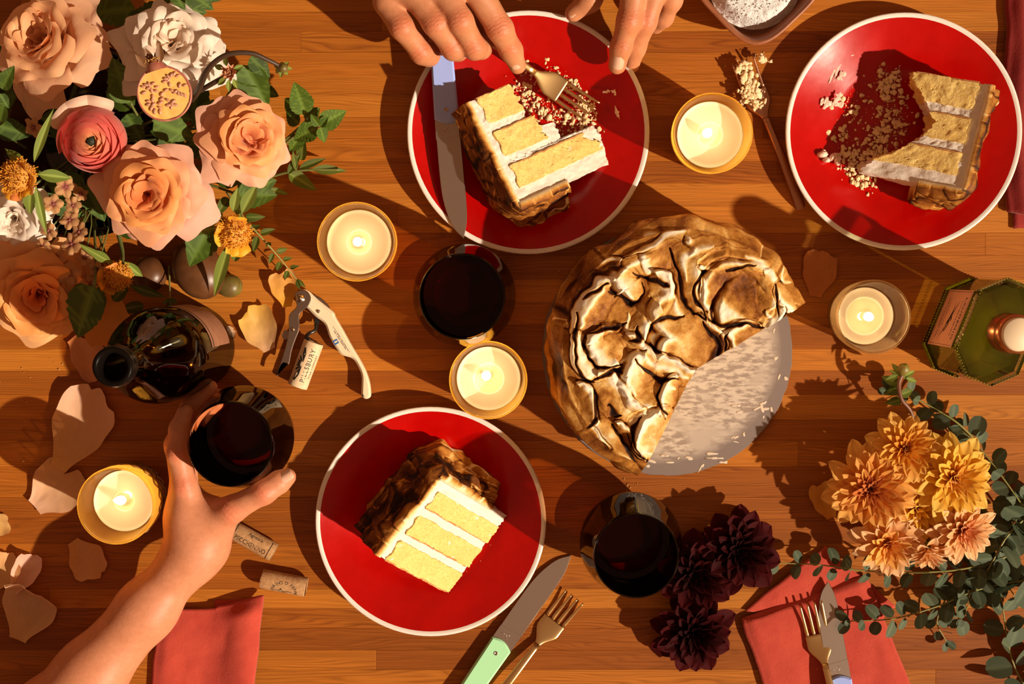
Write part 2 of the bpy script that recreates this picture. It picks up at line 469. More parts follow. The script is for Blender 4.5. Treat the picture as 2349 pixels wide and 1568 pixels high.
# ================================================================== candles
M_cglass = glassmat('votive_glass', (.97, .88, .66), (.85, .48, .10), .04, (1.0, .72, .22), .62, .6, .35)  # clear glass; the amber candle glow is put into its tint and translucency
M_cclear = glassmat('tumbler_glass', (.96, .92, .84), (.62, .46, .26), .02, (1.0, .66, .30), .20, .45, .5)  # clear glass with some warm flame glow put into its colour
M_wax = pmat('candle_wax', (.70, .62, .47), .5, sss=.0, translucent=.35)
M_pool = pmat('melted_wax', (.78, .64, .42), .08, spec=.6, translucent=.3)
M_wick = pmat('wick', (.02, .015, .01), .9)
def flame_mat():
    T = NT('flame'); T.n.remove(T.b)
    e = T.add('ShaderNodeEmission'); e.inputs[0].default_value = (1.0, .72, .34, 1); e.inputs[1].default_value = 10
    T.link(e.outputs[0], T.o.inputs[0]); return T.m
M_flame = flame_mat()
def candle(u, v, rpx, h, rb, zw, label, glass=None, wick=(0, 0), pool=.4, lean=(0, 0), diamond=False, base_th=.006, power=.10):
    glass = glass or M_cglass
    c = P(u, v, h); c.z = 0
    t = thing('votive_candle', label, 'candle', c, None, 'lit candles in glass cups')
    R = S(rpx, h); th = .0022
    def ro(z):
        k = min(1, max(0, z / h)); return rb + (R - rb) * (1 - (1 - k)**1.7)
    zs = np.linspace(.003, h - .0015, 12)
    prof = [(0, 0), (rb * .9, 0), (rb * .98, .0008)] + [(ro(z), z) for z in zs] + [(R - .0004, h - .0004), (R - th * .5, h), (R - th + .0003, h - .0005)] + [(ro(z) - th - .0026 * min(1, max(0, (h - .006 - z) / (h - zw - .006))), z) for z in zs[::-1] if z > base_th] + [(rb * .8, base_th), (0, base_th)]
    V, F = lathe(prof, 72); g = part('glass_cup', V, F, glass, t)
    if diamond:
        ms = []
        for k in range(18):
            for s in (-1, 1):
                zz = np.linspace(.012, h - .022, 12); a = 2 * PI * k / 18 + s * (zz - .012) * 16
                r = np.array([ro(z) for z in zz]) + .0003
                ms.append(tube(np.column_stack([np.cos(a) * r, np.sin(a) * r, zz]), .0009, 5))
        V, F = join(*ms); part('diamond_relief', V, F, M_cut, g)
    rw = ro(zw) - th - .0029
    pw = S(1, zw)
    # wax with a molten dip
    n = 64; rr = np.array([0, .15, .3, .4, .46, .5, .6, .75, .9, .97, 1.0])
    pr = rw * pool
    prof = [(0, base_th + .0005), (ro(base_th) - th - .0032, base_th + .0005)]
    prof += [(ro(z) - th - .0030, z) for z in np.linspace(base_th + .004, zw - .001, 6)]
    prof += [(rw, zw + .0012), (rw * .97, zw + .0003), (rw * .85, zw), (pr * 1.18, zw), (pr * 1.10, zw + .0005), (pr * 1.04, zw + .0004), (pr * .99, zw - .0016), (0, zw - .0020)]
    V, F = lathe(prof, n)
    V[:, 2] += .0004 * vnoise(V * 120) * (V[:, 2] > zw - .003)
    wx_ = part('wax', V, F, M_wax, t)
    V, F = lathe([(pr * 1.0, zw - .0013), (0, zw - .0012)], 48); part('melted_pool', V, F, M_pool, wx_)
    wx, wy = wick
    pts = np.array([[wx, wy, zw - .002], [wx, wy, zw + .002], [wx + lean[0] * .2, wy + lean[1] * .2, zw + .005]])
    V, F = tube(pts, .0007, 6); part('wick', V, F, M_wick, wx_)
    q = np.linspace(0, 1, 14)
    fr = .0042 * np.sin(PI * q**.62)**.9 + .00005
    path = np.column_stack([wx + lean[0] * q**1.4, wy + lean[1] * q**1.4, zw + .003 + .015 * q])
    V, F = tube(path, fr, 12); part('flame', V, F, M_flame, t)
    ld = bpy.data.lights.new('candle_flame', 'POINT'); lo = bpy.data.objects.new('candle_light', ld); COL.objects.link(lo)
    ld.energy = power; ld.color = (1.0, .66, .34); ld.shadow_soft_size = .004
    lo.parent = t; lo.location = (wx + lean[0] * .5, wy + lean[1] * .5, zw + .022)
    return t
M_cut = pmat('pressed_glass', (.30, .16, .05), .25, spec=.8)
M_cut.node_tree.nodes['Principled BSDF'].inputs['Alpha'].default_value = .75
candle(818, 554, 91, .070, .030, .045, 'lit candle in a round glass cup beside the corkscrew and flowers', wick=(-.001, 0), pool=.36, lean=(.001, .001))
candle(1120, 872, 90, .072, .030, .048, 'lit candle in a round glass cup touching the plate with the whole slice', wick=(-.002, .004), pool=.45, lean=(0, -.004))
candle(1635, 305, 92, .070, .029, .050, 'lit candle in a round glass cup beside the crumb-covered fork', wick=(-.004, .000), pool=.36, lean=(.003, .004))
candle(2005, 727, 86, .078, .026, .040, 'lit candle in a clear tumbler with a thick glass base, beside the green bottle', glass=M_cclear, wick=(.001, .000), pool=.62, lean=(.003, -.002), base_th=.016, power=.06)
candle(265, 1160, 90, .088, .026, .055, 'tall lit candle in a diamond-patterned glass jar beside the forearm', wick=(0, .001), pool=.32, lean=(-.006, .002), diamond=True, base_th=.010)

# ================================================================== wine glasses
M_wglass = glassmat('wine_glass', (.93, .80, .66), (.60, .38, .24), .015, None, 0, .4)
def wine_mat():
    T = NT('red_wine'); b = T.b
    b.inputs['Base Color'].default_value = (.010, .0006, .0012, 1); b.inputs['Roughness'].default_value = .03; b.inputs['Specular IOR Level'].default_value = .22
    tr = T.add('ShaderNodeBsdfTransparent'); tr.inputs[0].default_value = (1, .02, .012, 1)
    mx = T.add('ShaderNodeMixShader'); mx.inputs[0].default_value = .34
    T.link(b.outputs[0], mx.inputs[1]); T.link(tr.outputs[0], mx.inputs[2]); T.link(mx.outputs[0], T.o.inputs[0]); return T.m
M_wine = wine_mat()
def wine_glass(u, v, label, zw=.0235, H=.120, R=.0362):
    c = P(u, v, H); c.z = 0
    t = thing('wine_glass', label, 'glass', c, None, 'stemless wine glasses')
    kp = [(.0, .0008), (.019, .0004), (.026, .0014), (.0325, .008), (.0375, .018), (.0425, .032), (.0455, .050), (.0448, .062), (.0425, .080), (.0395, .098), (R, H - .001)]
    out = smooth_path(kp, 44)
    th = .0013
    inn = out.copy(); inn[:, 0] = np.maximum(0, inn[:, 0] - th); inn[:, 1] = np.maximum(inn[:, 1], .004)
    prof = np.vstack([out, [[R - th * .5, H]], inn[::-1]])
    V, F = lathe(prof, 96); part('bowl', V, F, M_wglass, t)
    wi = [(max(0, r - .0003), z) for r, z in inn if z < zw]
    rl = np.interp(zw, inn[:, 1], inn[:, 0]) - .0003
    V, F = lathe([(0, .0045)] + [(r, z) for r, z in wi if z > .0045] + [(rl, zw + .0008), (rl - .001, zw + .0001), (rl * .8, zw), (0, zw)], 72); part('wine', V, F, M_wine, t, label='dark red wine')
    return t, c
glassA, gA = wine_glass(1060, 680, 'stemless glass of red wine in the table centre beside the candles')
glassB, gB = wine_glass(1460, 1275, 'stemless glass of red wine beside the dark red dahlias')
glassC, gC = wine_glass(527, 1019, 'stemless glass of red wine gripped by the hand')

# ================================================================== wine bottle
M_bglass = glassmat('brown_bottle_glass', (.42, .22, .07), (.08, .03, .01), .03, None, 0, .55, .55)
M_lip = pmat('dark_bottle_lip', (.006, .004, .003), .30, spec=.06)
M_inwine = pmat('wine_in_bottle', (.006, .003, .002), .08)
bc = P(440, 797, 0)
bot = thing('wine_bottle', 'dark brown open wine bottle standing beside the roses', 'bottle', bc)
prof = smooth_path([(.0, .006), (.030, .001), (.038, .001), (.0398, .006), (.0400, .05), (.0400, .12), (.0395, .150), (.0360, .175), (.0285, .200), (.0205, .225), (.0155, .250), (.0142, .268), (.0140, .282)], 60)
V, F = lathe(prof, 72); part('body', V, F, M_bglass, bot)
V, F = lathe([(.0140, .280), (.0152, .2805), (.0158, .284), (.0158, .290), (.0150, .2915), (.0148, .293), (.0152, .296), (.0146, .2995), (.0125, .300), (.0102, .298), (.0098, .28), (.0095, .22)], 48); part('lip', V, F, M_lip, bot)
V, F = lathe([(0, .004), (.036, .004), (.0380, .01), (.0382, .10), (.0382, .125), (.0, .1252)], 64); part('wine', V, F, M_inwine, bot)
M_blabel = pmat('bottle_label', (.36, .17, .10), .6, col2=(.28, .12, .07), nscale=90)
M_ink = pmat('dark_ink', (.012, .010, .008), .7)
def wrap_strip(a0, a1, z0, z1, r, n=24):
    a = np.linspace(a0, a1, n); V = []
    for x in a: V += [(math.cos(x) * r, math.sin(x) * r, z0), (math.cos(x) * r, math.sin(x) * r, z1)]
    return np.array(V), gridF(n, 2)
a0 = math.radians(8); a1 = math.radians(88)
V, F = wrap_strip(a0, a1, .03, .115, .0404); wlb = part('label', V, F, M_blabel, bot, label='reddish paper label')
V, F = wrap_strip(a0, a1, .105, .1075, .0406); part('label_stripe', V, F, M_ink, wlb)

# ================================================================== green octagonal bottle
M_gglass = glassmat('green_glass', (.93, .96, .80), (.36, .46, .16), .02, None, 0, .5)
M_oil = glassmat('green_oil', (.93, .90, .55), (.75, .74, .25), .03, (.80, .78, .10), .22, .5)
M_thickg = glassmat('thick_green_base', (.85, .86, .20), (.60, .62, .05), .05, (.90, .88, .05), .55, .5)  # bright yellow of sunlight gathered in the base is put into this colour
M_bead = pmat('bead_glass', (.36, .34, .05), .12, spec=.8)
M_copper = pmat('copper_cap', (.55, .20, .07), .28, metallic=.9, bump=.1, bscale=300)
M_capt = pmat('cream_cap_top', (.75, .60, .40), .5)
M_pink = pmat('pink_label', (.74, .38, .26), .55, col2=(.70, .34, .22), nscale=50)
gc = P(2206, 750, 0)
ev = (P(2115, 786, 0) - P(2167, 660, 0)).normalized()          # along the front face
nv = Vector((ev.y, -ev.x, 0))                                  # front normal (towards the left)
if nv.x > 0: nv = -nv
Rg = Matrix((( ev.x, -nv.x, 0), (ev.y, -nv.y, 0), (0, 0, 1)))  # local x along face, y into the bottle
if Rg.determinant() < 0:
    Rg = Matrix(((-ev.x, -nv.x, 0), (-ev.y, -nv.y, 0), (0, 0, 1)))
gb = thing('oil_bottle', 'green glass octagonal oil bottle with pink label and copper cap', 'bottle', gc, Rg)
def octo(w, d, ch, z): 
    return np.array([(-w + ch, -d, z), (w - ch, -d, z), (w, -d + ch, z), (w, d - ch, z), (w - ch, d, z), (-w + ch, d, z), (-w, d - ch, z), (-w, -d + ch, z)])
def octo_stack(levels):
    V = np.vstack([octo(w, d, ch, z) for w, d, ch, z in levels]); F = []
    for i in range(len(levels) - 1):
        for j in range(8):
            k = (j + 1) % 8; F.append((i * 8 + j, i * 8 + k, (i + 1) * 8 + k, (i + 1) * 8 + j))
    return V, F, len(levels)
Wg, Dg, Cg, Hg = .045, .0285, .0175, .120
lv = [(Wg - .002, Dg - .002, Cg, 0), (Wg, Dg, Cg, .002), (Wg, Dg, Cg, .009), (Wg - .0015, Dg - .0015, Cg, .011), (Wg - .0015, Dg - .0015, Cg, Hg - .013), (Wg, Dg, Cg, Hg - .011), (Wg, Dg, Cg, Hg - .002), (Wg - .003, Dg - .003, Cg - .001, Hg), (Wg * .72, Dg * .74, Cg * .72, Hg + .005), (Wg * .45, Dg * .55, Cg * .5, Hg + .010), (.0165, .0165, .0097, Hg + .014), (.0145, .0145, .0085, Hg + .020), (.0145, .0145, .0085, Hg + .034)]
V, F, n = octo_stack(lv); F.append(tuple(range(8))[::-1]); part('glass_body', V, F, M_gglass, gb, smooth=False)
V, F, n = octo_stack([(Wg - .004, Dg - .004, Cg, .003), (Wg - .004, Dg - .004, Cg, .0095)]); F += [tuple(range(8))[::-1], tuple(range(8, 16))]; part('thick_base', V, F, M_thickg, gb, smooth=False, label='yellow-green thick glass base, its bright sun glow put into the colour')
V, F, n = octo_stack([(Wg - .005, Dg - .005, Cg, .011), (Wg - .005, Dg - .005, Cg, .100)]); F += [tuple(range(8))[::-1], tuple(range(8, 16))]; part('oil', V, F, M_oil, gb, smooth=False)
ms = []
for zz in (.002, .0105, Hg - .0125, Hg - .0015):       # beaded edges
    q = octo(Wg, Dg, Cg, zz)
    for j in range(8):
        a, b = q[j], q[(j + 1) % 8]; m = int(np.linalg.norm(b - a) / .0026)
        for i in range(m):
            ms.append(ellipsoid(.0006, .0006, .0008, 6, 5, a + (b - a) * (i + .5) / m))
V, F = join(*ms); so = part('beading', V, F, M_bead, gb); so['kind'] = 'stuff'
V, F = lathe([(.0, Hg + .030), (.0158, Hg + .030), (.0165, Hg + .0155), (.0165, Hg + .032), (.0158, Hg + .0335), (.0162, Hg + .035), (.0162, Hg + .046), (.0150, Hg + .048), (0, Hg + .048)][2:], 48); gcp = part('cap', V, F, M_copper, gb)
V, F = lathe([(.0140, Hg + .0478), (.0138, Hg + .0500), (.0125, Hg + .0512), (0, Hg + .0514)], 40); part('cap_top', V, F, M_capt, gcp, label='cream disc on the cap')
# label on the front face and its print
yl = -Dg + .0015 - .0004
lw_, l0, l1 = .0265, .016, .094
V = np.array([(-lw_, yl, l0), (lw_, yl, l0), (lw_, yl, l1), (-lw_, yl, l1), (-lw_, yl + .0003, l0), (lw_, yl + .0003, l0), (lw_, yl + .0003, l1), (-lw_, yl + .0003, l1)])
glb = part('label', V, [(0, 1, 2, 3), (7, 6, 5, 4), (0, 4, 5, 1), (1, 5, 6, 2), (2, 6, 7, 3), (3, 7, 4, 0)], M_pink, gb, smooth=False, label='pink printed label')
def text_mesh(body, size, extrude=0.0, align='CENTER', shear=0, spacing=1.0, sx=1.0):
    cu = bpy.data.curves.new('lettering', 'FONT'); cu.body = body; cu.size = size; cu.align_x = align; cu.align_y = 'CENTER'
    cu.extrude = extrude; cu.resolution_u = 3; cu.space_character = spacing; cu.shear = shear
    o = bpy.data.objects.new('lettering', cu); COL.objects.link(o)
    bpy.context.view_layer.update()
    me = bpy.data.meshes.new_from_object(o.evaluated_get(bpy.context.evaluated_depsgraph_get()))
    V = np.array([v.co[:] for v in me.vertices]); F = [tuple(p.vertices) for p in me.polygons]
    bpy.data.objects.remove(o); bpy.data.curves.remove(cu); bpy.data.meshes.remove(me)
    V[:, 0] *= sx
    return V, F
def to_face(V, cx, cz, off):      # flat text -> front face of the bottle
    return np.column_stack([cx + V[:, 0], np.full(len(V), yl - off), cz + V[:, 1]])
V, F = text_mesh('LAUDEMIO', .0072, spacing=1.15); part('lettering', to_face(V, 0, .083, .0002), F, M_ink, glb, smooth=False)
ms = []
r0 = random.Random(3)
for zz, x0, x1, hh in ((.0735, -.016, .016, .0011), (.0365, -.017, .017, .0009), (.030, -.019, .019, .0013), (.0265, -.009, .009, .0008)):
    x = x0
    while x < x1:
        w = r0.uniform(.0006, .0022)
        ms.append((np.array([(x, yl - .0002, zz), (min(x1, x + w), yl - .0002, zz), (min(x1, x + w), yl - .0002, zz + hh), (x, yl - .0002, zz + hh)]), [(0, 1, 2, 3)])); x += w + r0.choice((.0004, .0004, .0012))
for a, b, c_, d_ in ((-lw_ + .0015, lw_ - .0015, l1 - .0025, l1 - .0022), (-lw_ + .0015, lw_ - .0015, l0 + .0022, l0 + .0025), (-lw_ + .0015, -lw_ + .0018, l0 + .0022, l1 - .0022), (lw_ - .0018, lw_ - .0015, l0 + .0022, l1 - .0022)):
    ms.append((np.array([(a, yl - .0002, c_), (b, yl - .0002, c_), (b, yl - .0002, d_), (a, yl - .0002, d_)]), [(0, 1, 2, 3)]))
V, F = join(*ms); part('small_print', V, F, M_ink, glb, smooth=False)
def stroke2d(pts, w):
    p = smooth_path(pts, 14); T_ = np.gradient(p, axis=0); T_ /= np.linalg.norm(T_, axis=1)[:, None]
    N_ = np.column_stack([-T_[:, 1], T_[:, 0]]); ww = np.interp(np.linspace(0, 1, 14), np.linspace(0, 1, len(w)), w)[:, None]
    V = np.vstack([p + N_ * ww, p - N_ * ww]); F = [(i, i + 1, 15 + i, 14 + i) for i in range(13)]
    return V, F
ms = []
for pts, w in (([(-.016, .066), (-.008, .060), (-.001, .056), (.004, .052)], (.0001, .0006, .0013, .0017)), ([(-.015, .056), (-.007, .056), (0, .054), (.006, .050)], (.0001, .0006, .0014, .0012)),
               ([(.002, .053), (.009, .050), (.014, .045), (.021, .0405)], (.0016, .0009, .0005, .0001)), ([(.002, .054), (.006, .056), (.011, .053), (.0125, .050)], (.0013, .0008, .0006, .0009)), ([(-.001, .058), (.001, .0595), (.003, .0585)], (.0008, .0014, .0006))):
    V, F = stroke2d(pts, w); ms.append((to_face(np.column_stack([V, V[:, :1] * 0]), 0, .0, .0002), F))
V, F = join(*ms); part('emblem', V, F, M_ink, glb, smooth=False)
# moulded laurel below the shoulder
ms = []
for i in range(11):
    x = -.020 + i * .004; z = Hg - .006 + .004 * math.cos(i / 10 * PI - PI / 2)
    for s in (-1, 1):
        V, F = ellipsoid(.0036, .0012, .0013, 8, 6); a = .6 * s
        Rr = np.array([[math.cos(a), 0, -math.sin(a)], [0, 1, 0], [math.sin(a), 0, math.cos(a)]])
        ms.append((V @ Rr.T + np.array([x, -Dg - .0005, z + s * .0018]), F))
V, F = join(*ms); part('moulded_laurel', V, F, pmat('laurel_glass', (.42, .34, .10), .12, spec=.8), gb, label='moulded glass laurel on the shoulder')

# ================================================================== cutlery
M_steel = pmat('brushed_steel', (.45, .36, .30), .36, metallic=1.0)
M_gold = pmat('brass_cutlery', (.74, .50, .22), .27, metallic=1.0)
M_copperf = pmat('rosy_cutlery', (.50, .24, .14), .28, metallic=1.0)
M_blue = pmat('blue_handle', (.33, .44, .90), .38, spec=.4)
M_green = pmat('mint_handle', (.40, .80, .46), .38, spec=.4)
def frame2(p0, p1):
    """local y from p0 to p1 (tip), x to its right, z up (tilts with the points)"""
    p0, p1 = Vector(p0), Vector(p1); y = (p1 - p0).normalized(); x = y.cross(Vector((0, 0, 1))).normalized(); z = x.cross(y)
    return Matrix((x, y, z)).transposed(), p0, (p1 - p0).length
def knife(junction, tip, label, mat, hl=.105, w=.0215, side=1):
    """junction: blade/handle meeting point, tip: blade tip (both 3-D); side=+1: cutting edge to local +x"""
    R_, p0, L = frame2(junction, tip)
    t = thing('table_knife', label, 'knife', p0, R_)
    h = w / 2
    back = [(-h, -.004), (-h * .97, L * .45), (-h * .80, L * .68), (-h * .25, L * .88), (h * .62, L)]
    bk = smooth_path(back, 20) * np.array([side, 1]); ed = smooth_path([(h * .62, L), (h * 1.04, L * .80), (h * 1.05, L * .4), (h, -.004)], 16) * np.array([side, 1])
    poly = np.vstack([bk, ed[1:]])
    V, F = extrude_poly(poly, -.0009, .0009, .0004); bd_ = part('blade', V, F, M_steel, t, smooth=False)
    # bolster step and maker's mark
    V, F = extrude_poly([(-h * 1.01, -.003), (h * 1.01, -.003), (h * 1.03, .0135), (-h * 1.0, .0115)], -.0011, .0011, .0001); part('bolster', V, F, M_steel, t, smooth=False)
    mk_ = [tube(np.column_stack([smooth_path([(-.001, .0035), (.0015, .006), (.001, .0085), (-.0012, .0075), (.0004, .0045), (.0025, .003)], 16), np.full(16, .0011)]), .00016, 5)]
    mk_.append(tube(np.array([(-.0075 * side, .0055, .0011), (-.002 * side, .0065, .0011)]), .00014, 5))
    V, F = join(*mk_); part('maker_mark', V, F, M_steel, bd_)
    a = np.linspace(0, 1, 9)
    top = [(-h * 1.02 + 2 * h * 1.02 * q, -.002 + .0035 * math.sin(PI * q) - .0025 * q * (1 if side > 0 else 1)) for q in a]
    hb = h * .92
    hp = top + [(hb * 1.02, -hl * .5), (hb * .95, -hl * .92), (hb * .55, -hl), (-hb * .55, -hl), (-hb * .95, -hl * .92), (-hb * 1.02, -hl * .5)]
    V, F = extrude_poly(hp, -.0042, .0042, .0016); hd_ = part('handle', V, F, mat, t, smooth=False)
    for yy in (-.0125, -.062):
        V, F = lathe([(.0019, .0040), (.0019, .0046), (.0013, .0047), (.0011, .0043), (0, .0042)], 16); part('rivet', V + np.array([0, yy, 0]), F, M_steel, hd_)
    return t
def fork(neck, tips, label, mat, hl=.125, tail=None, sc=1.0, bow=.004, spread=1.0):
    """neck: where head meets handle; tips: middle of the tine ends"""
    R_, p0, L = frame2(neck, tips)
    t = thing('table_fork', label, 'fork', p0, R_)
    hw = .0118 * sc
    LT = L * .52     # tine length
    rows = []
    for q in np.linspace(0, 1, 18):
        y = (L - LT) * q
        w = .0030 * sc + (hw - .0030 * sc) * sstep(0, .62, q) - .0004 * q
        rows.append((0, y, -.0012 - bow * math.sin(q * PI * .55) * .8, w, 1))
    V, F = ribbon(rows, .0019, 9); part('head', V, F, mat, t)
    for k in range(4):
        x0 = (-.0091 + .00607 * k) * sc; rows = []
        for q in np.linspace(0, 1, 12):
            y = (L - LT) - .001 + LT * q + .001
            rows.append((x0 * (1 + .10 * spread * q), y, -.0012 - bow * .8 + bow * 1.1 * q**1.5, (.00165 - .0009 * q**2) * sc, 1 - .35 * q))
        V, F = ribbon(rows, .0019, 5); part('tine', V, F, mat, t)
    rows = []
    for q in np.linspace(0, 1, 20):
        rows.append((0, .001 - hl * q, -.0012 + .0052 * math.sin(min(1, q * 1.25) * PI) - .003 * q, (.0030 + .0032 * q**1.3 - (.0026 if q > .97 else 0)) * sc, 1.0))
    V, F = ribbon(rows, .0028, 7); part('handle', V, F, mat, t)
    return t
knife(P(1026, 284, .0285), P(1047, 549, .0245), 'blue-handled knife laid across the red plate under the hand', M_blue, side=-1, w=.0215)
knife(P(1155, 1470, .005), P(1297, 1263, .0015), 'green-handled knife lying on the wood beside the plate', M_green, side=1, w=.0215)
knife(P(1925, 1548, .014), P(1884, 1335, .0105), 'blue-handled knife lying on the coral napkin', M_blue, side=1, w=.0200)
fork(P(1232, 1478, .006), P(1318, 1368, .004), 'brass fork lying on bare wood beside the green-handled knife', M_gold, bow=.0035)
fork(P(1893, 1524, .0170), P(1860, 1383, .0155), 'brass fork lying on the coral napkin beside the blue-handled knife', M_gold)
fork(P(1757, 272, .008), P(1704, 138, .012), 'used fork covered in cake crumbs beside the candle', M_copperf, hl=.115)
fork(P(1226, 165, .030), P(1362, 258, .0195), 'brass fork held in the hand over the half-eaten cake', M_gold, hl=.120, bow=.0035)
# ================================================================== cake
def sponge_mat():
    T = NT('yellow_sponge')
    co = T.coord()
    nz = T.noise(420, 5, .7, co); big = T.noise(38, 2, .5, co); gate = T.noise(95, 2, .5, co)
    vo = T.add('ShaderNodeTexVoronoi'); vo.inputs['Scale'].default_value = 270; T.link(co, vo.inputs['Vector'])
    c = T.ramp([(.25, (.70, .43, .10)), (.55, (.86, .63, .22)), (.8, (.92, .75, .36))], nz.outputs[0])
    c2 = T.mix(T.ramp([(.4, (0, 0, 0)), (.75, (.5, .5, .5))], big.outputs[0]).outputs[0], c.outputs[0], (.74, .46, .12))
    T.link(c2, T.b.inputs['Base Color']); T.b.inputs['Roughness'].default_value = .85; T.b.inputs['Specular IOR Level'].default_value = .1
    hole = T.ramp([(.06, (0, 0, 0)), (.26, (1, 1, 1))], T.math('ADD', vo.outputs['Distance'], T.math('MULTIPLY', T.math('SUBTRACT', gate.outputs[0], .36), 1.2)))
    T.bump(T.math('ADD', T.math('MULTIPLY', hole.outputs[0], 1.0), T.math('MULTIPLY', nz.outputs[0], 1.3)), .75, .0010)
    return T.m
M_sponge = sponge_mat()
M_crust = pmat('baked_crust', (.42, .17, .045), .8, col2=(.56, .28, .09), nscale=160, bump=.4, bscale=700)
M_cream2 = pmat('white_cream', (.78, .69, .59), .5, col2=(.83, .75, .66), nscale=50, bump=.45, bscale=260, bdist=.0012, translucent=.08)
def toast_mat():
    T = NT('torched_meringue')
    at = T.add('ShaderNodeAttribute'); at.attribute_name = 'toast'
    co = T.coord()
    n1 = T.noise(130, 5, .65, co); n2 = T.noise(700, 3, .6, co)
    v = T.math('ADD', at.outputs['Fac'], T.math('MULTIPLY', T.math('SUBTRACT', n1.outputs[0], .5), .42))
    v = T.math('ADD', v, T.math('MULTIPLY', T.math('SUBTRACT', n2.outputs[0], .5), .20))
    c = T.ramp([(0, (.88, .80, .64)), (.17, (.86, .70, .44)), (.34, (.70, .42, .13)), (.5, (.44, .19, .035)), (.66, (.22, .070, .012)), (.82, (.06, .016, .004)), (1, (.012, .006, .004))], v)
    vo = T.add('ShaderNodeTexVoronoi'); vo.inputs['Scale'].default_value = 240; T.link(co, vo.inputs['Vector'])
    spot = T.ramp([(.06, (.30, .18, .10)), (.14, (1, 1, 1))], vo.outputs['Distance'])
    cc = T.mix(T.math('MULTIPLY', T.ramp([(.52, (0, 0, 0)), (.62, (1, 1, 1))], n1.outputs[0]).outputs[0], .8), c.outputs[0], T.mix(1.0, c.outputs[0], spot.outputs[0], 'MULTIPLY'))
    T.link(cc, T.b.inputs['Base Color']); T.b.inputs['Roughness'].default_value = .55; T.b.inputs['Specular IOR Level'].default_value = .10
    T.bump(T.math('ADD', n1.outputs[0], T.math('MULTIPLY', n2.outputs[0], .3)), .3, .0009)
    return T.m
M_toast = toast_mat()
M_crumb = pmat('cake_crumb', (.80, .56, .26), .85, col2=(.86, .70, .46), nscale=300, bump=.5, bscale=900)
M_smear = pmat('cream_smear', (.80, .58, .46), .5, bump=.4, bscale=500)

def wedge(rmin, rmax, phi0, phi1, u0, u1, rough=.0006, step=.0014, seed=0, bulge=0.0, cutrough=.0):
    """solid polar block; rmin(u,phi)/rmax(phi,u) callables; coordinates (r cos, u, r sin)"""
    nr = max(4, int((rmax((phi0 + phi1) / 2, (u0 + u1) / 2) - rmin((u0 + u1) / 2, phi1)) / step)); nu_ = max(4, int((u1 - u0) / step)); nph = max(5, int((phi1 - phi0) * .1 / (step * 2.2)))
    def pt(r, ph, u): return np.stack([r * np.cos(ph), u, r * np.sin(ph)], -1)
    ms = []
    def patch(A, B, fn, flip=False):
        a, b = np.meshgrid(np.linspace(0, 1, A), np.linspace(0, 1, B), indexing='ij'); V = fn(a, b)
        F = gridFn(A, B); F = F[:, ::-1] if flip else F
        ms.append((V.reshape(-1, 3), F))
    R = lambda a, ph, u: rmin(u, ph) + (rmax(ph, u) - rmin(u, ph)) * a
    def u_of(b): return u0 + (u1 - u0) * b
    def ph_of(b): return phi0 + (phi1 - phi0) * b
    patch(nr, nu_, lambda a, b: pt(R(a, phi1 + 0 * a, u_of(b)), phi1 + 0 * a, u_of(b)), False)     # cut face
    patch(nr, nu_, lambda a, b: pt(R(a, phi0 + 0 * a, u_of(b)), phi0 + 0 * a, u_of(b)), True)
    patch(nph, nu_, lambda a, b: pt(R(1, ph_of(a), u_of(b)), ph_of(a), u_of(b)), True)              # outer wall
    patch(nph, nu_, lambda a, b: pt(R(0, ph_of(a), u_of(b)), ph_of(a), u_of(b)), False)
    patch(nr, nph, lambda a, b: pt(R(a, ph_of(b), u0 + 0 * a), ph_of(b), u0 + 0 * a), True)
    patch(nr, nph, lambda a, b: pt(R(a, ph_of(b), u1 + 0 * a), ph_of(b), u1 + 0 * a), False)
    V, F = np.vstack([m[0] for m in ms]), []
    o = 0
    for m in ms: F.append(m[1] + o); o += len(m[0])
    F = np.vstack(F)
    q = V * 700 + seed * 7.7
    V = V + rough * np.stack([vnoise(q), vnoise(q + 40), vnoise(q + 80)], -1)
    q = V * 160 + seed * 3.1
    V = V + rough * 1.6 * np.stack([vnoise(q), vnoise(q + 40), vnoise(q + 80)], -1)
    return V, F
def clump(n, spots, kmin, kmax, zfn, seed):
    """irregular crumbs: spots = list of (x, y, spread, share)"""
    r = random.Random(seed); ms = []
    base = ellipsoid(1, 1, 1, 9, 7)
    tot = sum(s[3] for s in spots); n = int(n * 1.7)
    for x, y, sp, sh in spots:
        for i in range(int(n * sh / tot)):
            k = kmin * .8 + (kmax - kmin) * r.random()**4
            px, py = x + r.gauss(0, sp), y + r.gauss(0, sp)
            V = base[0] * np.array([k * r.uniform(.7, 1.3), k * r.uniform(.7, 1.3), k * r.uniform(.5, .9)])
            V = V * (1 + .85 * vnoise(V * (.9 / k) + r.random() * 60) + .3 * vnoise(V * (2.4 / k) + 9))[:, None]
            zz = zfn(px, py) if callable(zfn) else zfn
            ms.append((V + np.array([px, py, zz + k * .45]), base[1]))
    return join(*ms)
FR = dict(s1=(0, .25), s2=(.335, .565), s3=(.655, .86))
def slice_frame(outer_base, outer_top, tip, z_out, z_tip, R):
    """frame of a wedge lying on its side: y = cake height direction, x from tip edge to outer edge"""
    B, Tp, C = P(*outer_base, z_out), P(*outer_top, z_out), P(*tip, z_tip)
    y = (Tp - B); H = y.length; y.normalize(); z = Vector((0, 0, 1))
    x = y.cross(z); d = (B - C)
    if x.dot(d) < 0: x = -x
    w = d.dot(x)
    org = C + y * (d.dot(y)); 
    M = Matrix((x, y, z)).transposed()
    flip = M.determinant() < 0
    return org, M, H, w, flip
